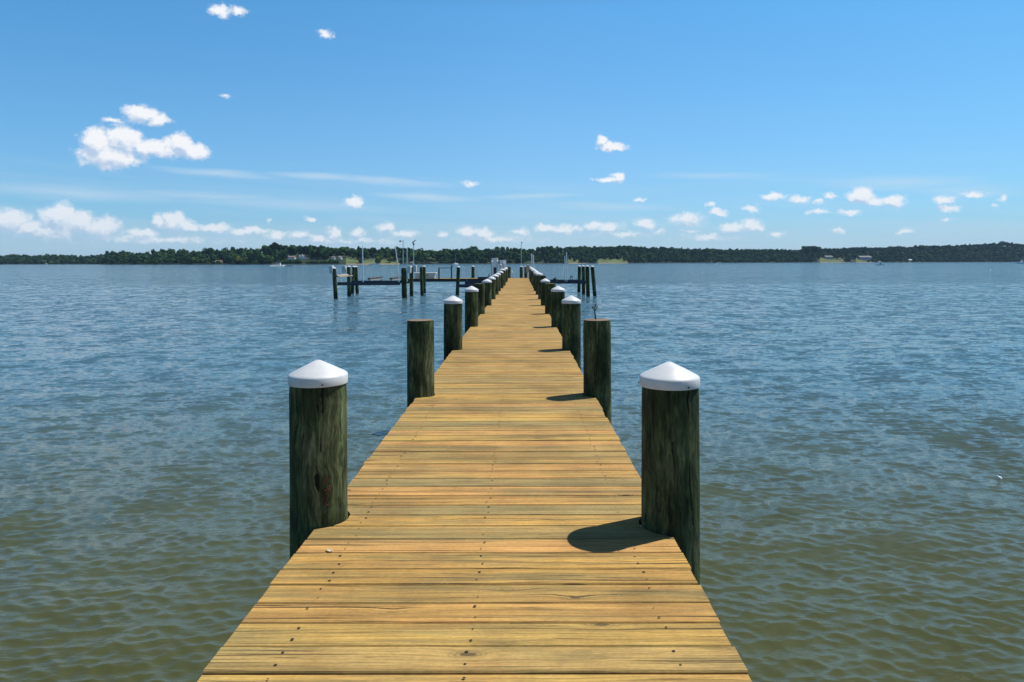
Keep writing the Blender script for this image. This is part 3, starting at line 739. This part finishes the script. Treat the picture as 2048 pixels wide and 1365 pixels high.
for i, (px, yt, Y, lab) in enumerate([(984, 522, 41.5, 'slim white post standing at the left of the largest lift tower'),
                                      (994.5, 521.5, 41.2, 'slim white post in front of the largest lift tower at its right side'),
                                      (1001.5, 529, 44.5, 'short slim white post between the two bigger lift towers'),
                                      (1007, 525, 46.0, 'slim white round-topped post in front of the middle lift tower')]):
    p = at(px, yt, Y); b = MB(); b.bar((0, 0, -.8), (0, 0, p.z - .06), .052, seg=14)
    o = b.build('mooring_post', M['offwhite'], None, (p.x, Y, 0), smooth=True); tag(o, lab, 'post', 'slim white posts by the lift towers')
    MB().lathe([(.056, p.z - .1), (.066, p.z - .09), (.066, p.z - .03), (.04, p.z), (0, p.z + .015)], seg=16).build('cap', M['cap'], o, smooth=True)
l3 = lift('right boat lift with dark blue beam and two thin white guide poles', .95, 5.0, 51.0, 54.2, 1.07,
     [([(3.33, 51.0, 1.1), (3.31, 51.0, 3.04)], .025), ([(3.47, 51.0, 1.1), (3.44, 51.0, 3.3)], .032),
      ([(.92, 55.5, 1.1), (.90, 55.5, 3.28)], .05), ([(1.06, 55.5, 1.1), (1.04, 55.5, 3.16)], .045)],
     [(2.7, 1.30)], [], [(4.85, 51.0, 2.1)])
b = MB(); b.box(rel(l3, (3.78, 51, 1.50)), (.20, .22, .06), rot=Matrix.Rotation(R(-22), 3, 'Y')).bar(rel(l3, (3.70, 51, 1.17)), rel(l3, (3.75, 51, 1.47)), .022).bar(rel(l3, (3.88, 51, 1.17)), rel(l3, (3.86, 51, 1.5)), .022)
b.build('wheel_bracket', M['black'], l3)
b = MB(); b.box(rel(l3, (2.55, 50.9, 1.27)), (.26, .3, .16), bev=.04).bar(rel(l3, (2.5, 50.9, 1.33)), rel(l3, (2.62, 50.9, 1.44)), .04)
b.build('winch', M['black'], l3)
# small upright fin at the side pier's right end
b = MB(); q = at(967, 553, 57)
b.box((0, 0, -.12), (.95, .3, .14), bev=.02).prism([(.40, -.05), (.50, -.05), (.50, .24), (.46, .24)], .05)
o = b.build('cradle', M['darkbeam'], None, (q.x, 57, q.z)); o.location.z = DZ + .205; tag(o, 'dark low cradle with an upright fin at the right end of the side pier', 'cradle')

# dock box
bx = empty('dock_box', (at(850.5, 556, 58.3).x, 58.3, DZ)); tag(bx, 'long white fibreglass dock box on the side pier', 'dock box')
b = MB(); b.poly([(-.82, -.30, 0), (.82, -.30, 0), (.82, .30, 0), (-.82, .30, 0), (-.88, -.34, .42), (.88, -.34, .42), (.88, .34, .42), (-.88, .34, .42)],
                 [(3, 2, 1, 0), (4, 5, 6, 7), (0, 1, 5, 4), (1, 2, 6, 5), (2, 3, 7, 6), (3, 0, 4, 7)]).build('body', M['box'], bx)
MB().box((0, 0, .465), (1.92, .78, .085), bev=.03).build('lid', M['white'], bx)
MB().box((-.08, -.335, .27), (.9, .02, .10)).build('decal', M['sidinggrey'], bx)
MB().tube([(-.34, -.1, .51), (-.30, -.1, .56), (-.22, -.1, .58), (-.14, -.1, .56), (-.1, -.1, .51)], .02).build('handle', M['white'], bx)
# rail frame
xa = at(878, 535, 57.9).x; xb_ = at(903, 535, 57.9).x
rf = empty('rail_frame', ((xa + xb_) / 2, 57.9, DZ)); tag(rf, 'dark open rail frame of two posts and a top bar on the side pier', 'railing')
hw = (xb_ - xa) / 2
for sx in (-1, 1): MB().box((sx * hw, 0, .43 + (.06 if sx > 0 else 0)), (.11, .11, .86 + (.12 if sx > 0 else 0))).build('post', M['joist'], rf)
MB().box((-.03, 0, .895), (2 * hw + .05, .13, .05)).build('top_rail', M['joist'], rf)
b = MB(); b.bar((0, 0, 0), (-.22, 0, .36), .02).bar((.02, 0, -.03), (-.05, 0, .12), .045)
o = b.build('rod_holder', M['black'], None, (xb_ + .06, 57.9, DZ + .98 + .02)); tag(o, 'short dark slanted rod holder on top of the rail frame\'s right post', 'rod holder')
# poles with gear
p = at(806, 480, 49.3)
o = MB().bar((0, 0, 2.17), (0, 0, p.z), .032, .022).build('weather_pole', M['steel'], None, (at(806.3, 530, 49.3).x, 49.3, 0)); tag(o, 'thin grey pole with a small dark vane at its top, on the thick uncapped piling', 'pole')
MB().box((-.21, 0, p.z - .09), (.13, .10, .10), bev=.02).bar((-.15, 0, p.z - .07), (0, 0, p.z - .07), .008, seg=6).build('vane', M['black'], o)
p = at(826, 484, 52.3); Xp = p.x
o = MB().bar((0, 0, 2.2), (0, 0, p.z), .03).build('solar_light', M['steel'], None, (Xp, 52.6, 0)); tag(o, 'thin pole carrying a tilted solar panel above a small lamp', 'solar light')
MB().box((.02, 0, p.z + .04), (.36, .25, .035), rot=Matrix.Rotation(R(-42), 3, 'Y')).build('solar_panel', M['black'], o)
MB().lathe([(0, p.z - .24), (.075, p.z - .22), (.06, p.z - .12), (.025, p.z - .08)], seg=14).build('lamp', M['black'], o)
p = at(1042.6, 485, 59.5)
o = MB().bar((0, 0, 2.25), (0, 0, p.z), .026).build('lamp_pole', M['steel'], None, (p.x, 59.5, 0)); tag(o, 'thin tall lamp pole on the capped piling at the pier\'s far end', 'lamp pole')
MB().bar((0, 0, p.z), (.07, 0, p.z + .0), .018).box((.06, 0, p.z - .02), (.11, .1, .06), bev=.01).build('lamp', M['black'], o)
# pale rounded panel on a white post, ladder
q = at(1055, 537.5, 57.6)
o = empty('hose_stand', (q.x, 57.6, DZ)); tag(o, 'pale rounded panel on a white post at the far right corner of the pier', 'stand')
MB().box((.07, .03, .28), (.12, .10, .56), bev=.01).build('post', M['white'], o)
b = MB(); oc = [(.135 * math.copysign(abs(math.cos(t)) ** .6, math.cos(t)), .33 * math.copysign(abs(math.sin(t)) ** .6, math.sin(t))) for t in [2 * math.pi * k / 28 for k in range(28)]]
b.prism(oc, .12); pn = b.build('panel', M['tan'], o, (0, -.06, q.z - DZ)); MB().box((.0, 0, .34), (.16, .14, .06), bev=.02).build('bracket', M['white'], pn)
lad = empty('boarding_ladder', (at(1022, 556, 58.9).x, 58.9, DZ)); tag(lad, 'boarding ladder with curved pale handrails at the pier\'s far left corner', 'ladder')
for sx in (-.11, .11):
    pts = [(sx, 0, 0), (sx, 0, .45)] + [(sx, .14 - .14 * math.cos(R(t)), .45 + .14 * math.sin(R(t))) for t in (30, 60, 90, 120, 150, 180)] + [(sx, .28, -.8)]
    MB().tube(pts, .02).build('handrail', M['steel'], lad)
for z in (-.15, -.4, -.65): MB().bar((-.11, .28, z), (.11, .28, z), .016).build('rung', M['steel'], lad)

# small floating things
q = at(1998, 962, H * F / (962 - CY))
b = MB(); b.lathe([(0, -.02), (.02, -.014), (.028, 0), (.02, .016), (0, .02)], seg=16).lathe([(0, .008), (.012, .012), (.009, .026), (0, .03)], seg=12, center=(-.018, 0))
tag(b.build('float', M['white'], None, (q.x, q.y, .02), smooth=True), 'tiny white float drifting on the water at the right', 'float')
q = at(1980, 541, H * F / (541 - yh(1980)))
b = MB(); b.lathe([(0, -.2), (.22, -.15), (.26, .0), (.22, .18), (.06, .3), (.05, .42), (0, .43)], seg=18)
tag(b.build('buoy', M['white'], None, (q.x, q.y, .05), smooth=True), 'small white mooring buoy far out at the right', 'buoy')

# ------------------------------------------------------------------ boats
def hull(L, W_, Hh, draft=.25, bow=.35, n=12):
    """hull along +X (bow at +X); returns MB"""
    b = MB(); rings = []
    for i in range(n + 1):
        t = i / n; x = -L / 2 + L * t
        wdt = W_ / 2 * (1 - max(0, (t - .45) / .55) ** 2.2) * (.88 + .12 * min(1, t * 4)); wdt = max(wdt, .02)
        hz = Hh * (1 + bow * max(0, t - .3) ** 1.5 * 1.6); keel = -draft * (1 - max(0, (t - .7) / .3) ** 2 * 1.6)
        xo = x + (.06 * L * max(0, t - .75) / .25)
        rings.append([(xo, -wdt, hz), (x, -wdt * .82, .02), (x, 0, keel), (x, wdt * .82, .02), (xo, wdt, hz)])
    vs = [v for r in rings for v in r]; fs = []
    for i in range(n):
        for k in range(4): fs.append((i * 5 + k, i * 5 + k + 1, (i + 1) * 5 + k + 1, (i + 1) * 5 + k))
        fs.append((i * 5, (i + 1) * 5, (i + 1) * 5 + 4, i * 5 + 4))
    fs.append((0, 4, 3, 2, 1)); fs.append(tuple(n * 5 + k for k in range(5)))
    b.poly(vs, fs); return b
def boat(name, cat, lab, px, pyw, L, kind, heading=0.0, hullmat='white', group=None):
    Y = H * F / max(1.2, pyw - yh(px)); o = empty(name, ((px - CX) * Y / F, Y, 0), heading); tag(o, lab, cat, group)
    W_ = L * .3; Hh = L * .115
    hull(L, W_, Hh).build('hull', M[hullmat], o, smooth=True)
    if kind == 'open':
        MB().prism([(-.05 * L, Hh), (.12 * L, Hh), (.04 * L, Hh + .09 * L), (.02 * L, Hh + .09 * L)], W_ * .7).build('windscreen', M['glassdark'], o)
        MB().box((-L / 2 - .12, 0, Hh * .8), (.35, .4, .9), bev=.05).build('outboard_motor', M['black'], o)
        for dx in (-.12, .02):
            p = empty_person(o.location + Vector((dx * L, 0, Hh * .6)), lab, dx)
    if kind == 'cabin':
        MB().prism([(-.22 * L, Hh), (.22 * L, Hh), (.12 * L, Hh + .16 * L), (-.2 * L, Hh + .16 * L)], W_ * .62).build('cabin', M['white'], o)
        MB().prism([(-.17 * L, Hh + .06 * L), (.165 * L, Hh + .06 * L), (.13 * L, Hh + .13 * L), (-.17 * L, Hh + .13 * L)], W_ * .635).build('window', M['glassdark'], o)
        MB().box((-.06 * L, 0, Hh + .17 * L), (.36 * L, W_ * .7, .012 * L)).build('roof', M['white'], o)
    if kind == 'canopy':
        for sx in (-.22, .1):
            for sy in (-1, 1): MB().bar((sx * L, sy * W_ * .32, Hh * .9), (sx * L * .95, sy * W_ * .3, Hh + .30 * L), .03, seg=6).build('canopy_post', M['steel'], o)
        b = MB(); b.prism([(-.28 * L, Hh + .27 * L), (-.2 * L, Hh + .33 * L), (0, Hh + .35 * L), (.1 * L, Hh + .33 * L), (.16 * L, Hh + .27 * L), (0, Hh + .30 * L)], W_ * .8).build('canopy', M['white'], o)
        MB().box((-.05 * L, 0, Hh + .07 * L), (.12 * L, W_ * .35, .16 * L), bev=.05).build('console', M['glassdark'], o)
        MB().box((0, 0, .0), (L * .93, W_ * .8, .16)).build('waterline_stripe', M['navy'], o)
    if kind == 'sail':
        MB().bar((.05 * L, 0, Hh), (.05 * L, 0, L * 1.28), .07, .045, seg=8).build('mast', M['white'], o)
        MB().bar((.05 * L, 0, Hh + .9), (-.38 * L, 0, Hh + .95), .09, seg=8).build('boom', M['sidinggrey'], o)
        MB().prism([(-.15 * L, Hh), (.2 * L, Hh), (.14 * L, Hh + .05 * L), (-.13 * L, Hh + .06 * L)], W_ * .5).build('cabin', M['white'], o)
    return o
def empty_person(loc, lab, dx): return None
bt = boat('speedboat', 'boat', 'white speedboat under way on the left with its wake behind', 556, 532.8, 8.6, 'cabin', math.pi)
b = MB()
hull(5.6, 1.5, .45).build('raft', M['navy'], None)
rf_ = bpy.data.objects['raft']; rf_.location = (at(577, 0, 490).x, 490, 0); tag(rf_, 'low dark towed raft just right of the white speedboat', 'raft')
boat('canopy_boat', 'boat', 'white boat with pale canopy and dark waterline stripe at the right', 1760, 531.2, 5.6, 'canopy', math.pi)
boat('cabin_cruiser', 'boat', 'white cruiser with dark bow cut off by the right edge of the view', 2048, 528.6, 13, 'cabin', math.pi)
boat('cabin_cruiser', 'boat', 'small white cruiser near the far shore, right of the pier', 1437, 527.2, 8, 'cabin')
boat('cabin_cruiser', 'boat', 'tiny white boat moored off the shore, left of the green lawn', 1543, 525.9, 9, 'cabin')
boat('cabin_cruiser', 'boat', 'tiny white boat closest to the green lawn on the right shore', 1583, 525.7, 7, 'cabin')
boat('sailboat', 'sailboat', 'moored sailboat with a bare mast left of the pier in front of the reddish bank', 748, 530.6, 9.5, 'sail')
boat('sailboat', 'sailboat', 'sailboat with a very thin mast just left of the white lift towers', 911, 529.8, 10, 'sail', R(60))
boat('cabin_cruiser', 'boat', 'white moored boat under the trees in the middle of the left shore', 343, 529.6, 10, 'cabin')
boat('cabin_cruiser', 'boat', 'small white boat at the low far left shore', 92, 529.3, 8, 'cabin')
boat('cabin_cruiser', 'boat', 'small pale boat below the tan house on the left shore', 424, 529.5, 7, 'cabin')

# foam wake
def foam():
    bm = bmesh.new(); x0 = at(572, 0, 490).x; x1 = at(655, 0, 490).x
    for i in range(260):
        t = random.random() ** .8; x = x0 + (x1 - x0) * t; y = 490 + random.gauss(0, 1.5 + 5 * t); sx = random.uniform(.3, 1.5) * (1 - .5 * t); sy = sx * .8
        z = .16 + random.uniform(0, .1)
        vs = [bm.verts.new((x + sx * math.cos(a) * random.uniform(.6, 1), y + sy * math.sin(a), z)) for a in (0, 1, 2, 3.1, 4.2, 5.2)]
        bm.faces.new(vs)
    for i in range(120):   # bow and side spray of the boat itself
        x = bt.location.x + random.uniform(-5, 5.5); y = bt.location.y + random.choice((-1, 1)) * random.uniform(1.1, 1.9); sx = random.uniform(.2, .7)
        z = random.uniform(.15, .45)
        vs = [bm.verts.new((x + sx * math.cos(a), y + sx * .7 * math.sin(a), z + .15 * math.sin(a))) for a in (0, 1, 2, 3.1, 4.2, 5.2)]
        bm.faces.new(vs)
    me = bpy.data.meshes.new('foam'); bm.to_mesh(me); bm.free(); me.materials.append(M['white'])
    o = link('foam', me); tag(o, 'white foam of the speedboat\'s wake', None, None, 'stuff')
foam()

# ------------------------------------------------------------------ far shore
def interp(tab, x):
    xs = [a for a, _ in tab]; ys = [b for _, b in tab]
    return float(np.interp(x, xs, ys))
SH = [(-700, 1700), (-200, 1650), (0, 1600), (200, 1450), (215, 1150), (400, 1000), (560, 930), (760, 950), (900, 1020), (1060, 1080), (1070, 1200), (1250, 1400), (1340, 1600), (1600, 1850), (2048, 2150), (2700, 2300)]
SKYR = [(-700, 514), (-200, 514), (0, 511.5), (28, 509), (60, 511), (115, 509), (160, 512), (205, 509), (216, 504), (245, 502.5), (272, 505), (300, 502), (345, 499), (388, 501), (415, 498), (445, 498), (466, 494), (500, 497), (520, 496),
       (535, 491), (548, 488), (572, 490), (600, 492), (645, 491), (655, 495), (668, 497), (690, 495), (720, 496), (735, 499), (742, 496.5), (790, 497), (806, 495.5), (820, 496), (838, 500), (868, 499), (885, 501), (893, 498), (940, 496.5), (960, 497.5), (1000, 495.5),
       (1020, 496), (1050, 498), (1062, 500), (1074, 496), (1082, 492.5), (1100, 492), (1130, 495), (1160, 494), (1200, 493.5), (1255, 492), (1300, 495.5), (1335, 496), (1390, 499), (1425, 497.5), (1445, 500), (1500, 499), (1560, 499.5), (1600, 501.5), (1608, 493), (1637, 493),
       (1645, 498), (1680, 497.5), (1700, 495.5), (1770, 496.5), (1792, 493), (1812, 495.5), (1850, 491.5), (1880, 492), (1960, 489.5), (2004, 486), (2040, 488.5), (2100, 490), (2300, 492), (2700, 494)]
SKY = [(a, b - .8 if a > 1040 else b - .4) for a, b in SKYR]
LAWN = [(1628, 1692, .4), (1700, 1745, .25), (690, 800, .5), (1132, 1162, .25), (1190, 1255, .25)]
HP = [(584, 26, 16), (606, 26, 16), (667, 26, 9), (681, 26, 9), (438, 12, 14), (824, 4, 7), (1656, 52, 18), (1679, 34, 8), (1728, 42, 26), (1820, 18, 8)]
def bank(px, d):
    a = interp([(540, 0), (575, 6.5), (690, 6), (720, 2.5), (1600, 1.5), (1640, 3.2), (1750, 3.2), (1790, 3), (1830, 4), (1870, 1)], px)
    t = min(1, max(0, (d - 5) / 20)); return a * t * t * (3 - 2 * t)
def lawn(px):
    for a, b_, k in LAWN:
        if a < px < b_: return k
    return 0
def shore_pt(px, d, z=0):
    Y = interp(SH, px) + d
    return Vector(((px - CX) * Y / F, Y, z))
# ground: strip of land rising behind the waterline
def ground_z(px, d):
    Y = interp(SH, px) + 150
    top = (yh(px) - interp(SKY, px)) * Y / F + H
    hill = max(1.5, top - 17)
    t = min(1, max(0, (d - 8) / 130)); t = t * t * (3 - 2 * t)
    return (-1.5 if d < 1 else 0.9 + .02 * d) + hill * t + (bank(px, d) if d > 2 else 0)
bm = bmesh.new(); ds = [-6, 2, 6, 20, 35, 60, 90, 120, 160, 240, 800]; PX = list(range(-700, 2701, 12)); rows = []
for px in PX: rows.append([bm.verts.new(shore_pt(px, d, ground_z(px, d) + (random.uniform(-.2, .2) if d > 6 else 0))) for d in ds])
for i in range(len(PX) - 1):
    for j in range(len(ds) - 1):
        f = bm.faces.new((rows[i][j], rows[i + 1][j], rows[i + 1][j + 1], rows[i][j + 1])); f.smooth = True
        k = lawn(PX[i]); d = ds[j]
        f.material_index = 2 if (k and 2 <= d < 60 and PX[i] > 690) else 0
        if d in (-6, 2) and k and PX[i] > 690: f.material_index = 1 if (690 < PX[i] < 800 or d == -6) else 2
me = bpy.data.meshes.new('far_shore_ground'); bm.to_mesh(me); bm.free()
for m in ('soil', 'sand', 'grass'): me.materials.append(M[m])
tag(link('far_shore_ground', me), 'low wooded far shore with a few lawns', None, None, 'structure')

def crown_arrays(c, rx, rz, n, rs, leaf):
    """n leaf-clump quads spread through an uneven ellipsoid made of several lobes"""
    k = rs.integers(4, 8)
    lob = rs.normal(0, 1, (k, 3)); lob /= np.linalg.norm(lob, axis=1)[:, None]; lob *= rs.uniform(.35, .62, (k, 1))
    lr = rs.uniform(.38, .6, k)
    pick = rs.integers(0, k, n)
    d = rs.normal(0, 1, (n, 3)); d /= np.linalg.norm(d, axis=1)[:, None]
    p = lob[pick] + d * lr[pick][:, None] * rs.uniform(.75, 1.05, (n, 1))
    nrm = d + rs.normal(0, .25, (n, 3)); nrm /= np.linalg.norm(nrm, axis=1)[:, None]
    p = p * np.array([rx, rx, rz]) + np.array(c)
    up = rs.normal(0, 1, (n, 3)); t1 = np.cross(nrm, up); t1 /= np.linalg.norm(t1, axis=1)[:, None]; t2 = np.cross(nrm, t1)
    sz = leaf * rs.uniform(.6, 1.25, (n, 1))
    return np.stack([p - t1 * sz - t2 * sz * .5, p + t1 * sz * .4 - t2 * sz, p + t1 * sz + t2 * sz * .5, p - t1 * sz * .4 + t2 * sz], 1).reshape(-1, 3)
def quads_mesh(name, V, mat):
    me = bpy.data.meshes.new(name); nv = len(V); me.vertices.add(nv); me.vertices.foreach_set('co', V.astype(np.float32).ravel())
    me.loops.add(nv); me.loops.foreach_set('vertex_index', np.arange(nv, dtype=np.int32)); nf = nv // 4
    me.polygons.add(nf); me.polygons.foreach_set('loop_start', np.arange(0, nv, 4, dtype=np.int32)); me.update(calc_edges=True)
    me.materials.append(mat); return me
rs = np.random.default_rng(5); chunks = []
px = -700.0
while px < 2700:
    Y = interp(SH, px); step = 5.6 * F / Y
    inview = -60 < px < 2110
    for d in (((9, 20, 32, 46, 62, 80, 98, 116, 134, 152) if px > 1150 else (9, 26, 48, 78, 112, 150)) if inview else (12, 60, 140)):
        q = px + rs.uniform(-.5, .5) * step * 1.2
        k = lawn(q)
        if k and d < 50 * k + 20 and rs.random() < .93: continue
        nearh = any(abs(q - hx) < hw_ * .5 + 4 and d < hd + 9 for hx, hd, hw_ in HP)
        if nearh and d > 12: continue
        if d == 9 and rs.random() < .25: continue
        th = rs.uniform(9, 16) * (1 if d > 20 else .75); zg = ground_z(q, d)
        pt = shore_pt(q, d)
        top = (yh(q) - interp(SKY, q)) * pt.y / F + H
        th = min(th, max(4.5, top - zg + rs.uniform(-1.2, .9))); 
        if d >= 112: th = max(5, top - zg + rs.uniform(-3.0, 1.0) + (2.5 if rs.random() < .07 else 0)); th = min(th, 25)
        r = rs.uniform(3.4, 7.4); rz = th * .5
        if nearh or (560 < q < 700 and d < 12): th = rs.uniform(3.0, 4.5); rz = th * .6; r = 5.5
        if nearh and rs.random() < .2: continue
        chunks.append(crown_arrays((pt.x, pt.y, zg + th - rz * .92), r, rz, 210 if inview else 60, rs, 1.15 if inview else 1.9))
        if d in (9, 26): chunks.append(crown_arrays((pt.x + rs.uniform(-3, 3), pt.y - 2, zg + 1.8), r * .9, 2.4, 50, rs, .9))
    px += step
V = np.concatenate(chunks)
tag(link('woodland', quads_mesh('woodland', V, M['wood'])), 'dense dark green wood covering the far shore', None, None, 'stuff')

def tree(px, d, th, r, lab, mat, n=700, name='tree', zoff=0):
    pt = shore_pt(px, d); zg = ground_z(px, d) + zoff
    o = empty(name, (pt.x, pt.y, zg)); tag(o, lab, 'tree')
    b = MB(); b.bar((0, 0, -1), (0, 0, th * .6), .55, .25, seg=8)
    for k in range(4):
        a = k * 1.7; b.bar((0, 0, th * .35), (math.cos(a) * r * .6, math.sin(a) * r * .6, th * .7), .22, .08, seg=6)
    b.build('trunk', M['bark'], o)
    V = crown_arrays((0, 0, th * .56), r, th * .46, n, rs, .8)
    me = quads_mesh('crown', V, M[mat]); link('crown', me, o)
tree(478, 4, 11, 9, 'broad light green tree at the water on the left shore', 'ltree', 900)
tree(490, 6, 9, 8, 'smaller yellow green tree right of the broad light green one', 'ltree', 700)
tree(756, 8, 10, 6.5, 'pale green round tree on the lawn left of the leaning guide pole', 'ltree')
tree(724, 10, 8, 5, 'small bright green tree above the tan bank behind the left guide pole', 'ltree')
tree(779, 14, 9, 5.5, 'pale green tree on the lawn behind the leaning guide pole', 'ltree')
tree(1612, 60, 27, 13, 'tall dark spreading tree standing above the skyline left of the lawn', 'dtree', 1100, zoff=2)
tree(1630, 66, 27, 12, 'tall dark tree forming the flat-topped clump with its left neighbour', 'dtree', 1100, zoff=2)
tree(548, 110, 15, 8, 'highest dark tree on the left shore\'s skyline', 'dtree', 900)
tree(1002, 6, 13, 9, 'rounded mid green tree at the water behind the white lift towers', 'dtree', 800)
tree(860, 4, 9, 9, 'low bushy green tree at the water behind the dock box', 'ltree', 800)
tree(2004, 130, 18, 14, 'highest tree on the right-hand skyline', 'dtree', 900)

# ------------------------------------------------------------------ houses
def house(px, py, wpx, hpx, lab, wall='siding', roof='roofgrey', d=40, tower_=False):
    Y = interp(SH, px) + d; w_ = wpx * Y / F; h_ = hpx * Y / F
    zg = ground_z(px, d); o = empty('house', ((px - CX) * Y / F, Y, zg)); tag(o, lab, 'house', 'houses on the far shore')
    hw_ = h_ * .58; dp = max(6, w_ * .7)
    MB().box((0, 0, hw_ / 2 - 2), (w_, dp, hw_ + 4)).build('wall', M[wall], o)
    b = MB(); b.prism([(-dp / 2 - .5, hw_ - .1), (dp / 2 + .5, hw_ - .1), (0, h_)], w_ + .8, axis='X'); rfo = b.build('roof', M[roof], o)
    MB().box((w_ * .25, .5, h_), (.9, .9, 1.6)).build('chimney', M['sidinggrey'], rfo)
    n = max(2, int(w_ / 3.2))
    for k in range(n):
        x = -w_ / 2 + (k + .5) * w_ / n
        wn = MB().box((x, -dp / 2 - .02, hw_ * .55), (1.2, .1, hw_ * .42)).build('window', M['glassdark'], o)
    MB().box((w_ * .5 - 1.0 if n > 2 else 0, -dp / 2 - .03, .9), (.95, .13, 1.9)).build('door', M['sidinggrey'], o)
    if tower_:
        b = MB(); b.prism([(-w_ * .2, 0), (w_ * .2, 0), (w_ * .2, hw_ * 1.1), (0, h_ * 1.25), (-w_ * .2, hw_ * 1.1)], 1.2, at0=-dp / 2 - .6)
        b.build('gable', M[wall], o)
house(584, 519, 13, 5, 'pale house with pinkish roof, leftmost of the pair above the speedboat', roof='roofred', d=26)
house(606, 520, 13, 7, 'white gabled house right of the pinkish-roofed one above the speedboat', tower_=True, d=26)
house(667, 517.5, 6, 4.5, 'small white house seen just above the far left lift piling', d=26)
house(681, 518, 5.5, 5, 'small tall white house right of the one above the far left piling', tower_=True, d=26)
house(438, 526, 12, 7, 'brown-roofed house among trees at the water left of the light green tree', wall='sidinggrey', roof='roofred', d=12)
house(824, 528.2, 5, 3.5, 'tiny pale boathouse at the water behind the solar light', d=4)
house(1656, 519.5, 15, 5.5, 'grey house behind the brightest lawn on the right shore', wall='sidinggrey', d=52)
house(1679, 520, 6, 2.4, 'small white shed on the brightest lawn on the right shore', d=34)
house(1728, 519.5, 24, 6.5, 'long low grey house on the right shore above the canopy boat', wall='sidinggrey', d=42)
house(1820, 521, 6, 3.2, 'small bright white shed under the trees on the right shore', d=18, roof='siding')

# small far docks
def far_dock(px0, px1, lab):
    pm = (px0 + px1) / 2; Y = interp(SH, pm) - 14; x0 = (px0 - CX) * Y / F; x1 = (px1 - CX) * Y / F
    o = empty('far_dock', ((x0 + x1) / 2, Y, 0)); tag(o, lab, 'dock', 'small docks on the far shore')
    MB().box((0, 0, 1.1), (x1 - x0, 1.8, .3)).build('decking', M['bunkwood'], o)
    n = max(2, int((x1 - x0) / 5))
    for k in range(n + 1):
        MB().bar((-(x1 - x0) / 2 + (x1 - x0) * k / n, -.7, -1), (-(x1 - x0) / 2 + (x1 - x0) * k / n, -.7, 1.9), .16, seg=8).build('post', M['joist'], o)
far_dock(240, 268, 'low pale dock at the edge of the dark wood on the left shore')
far_dock(386, 412, 'pale dock left of the brown-roofed waterside house')
far_dock(318, 336, 'short pale dock beside the moored boat on the left shore')
far_dock(1108, 1124, 'short low dock on the far shore right of the pier\'s end')
far_dock(1340, 1356, 'short low dock on the far shore left of the small cruiser')

# ------------------------------------------------------------------ haze
b = MB(); b.box((200, 1400, 100), (5200, 3600, 206))
m = bpy.data.materials.new('air_haze'); m.use_nodes = True; nt = m.node_tree
nt.nodes.remove(nt.nodes['Principled BSDF'])
pv = N(nt, 'ShaderNodeVolumePrincipled'); pv.inputs['Color'].default_value = (.45, .68, 1, 1); pv.inputs['Density'].default_value = .00005
nt.links.new(pv.outputs[0], nt.nodes['Material Output'].inputs['Volume'])
hz = b.build('haze', m); tag(hz, 'thin bluish summer haze over the river', None, None, 'stuff')
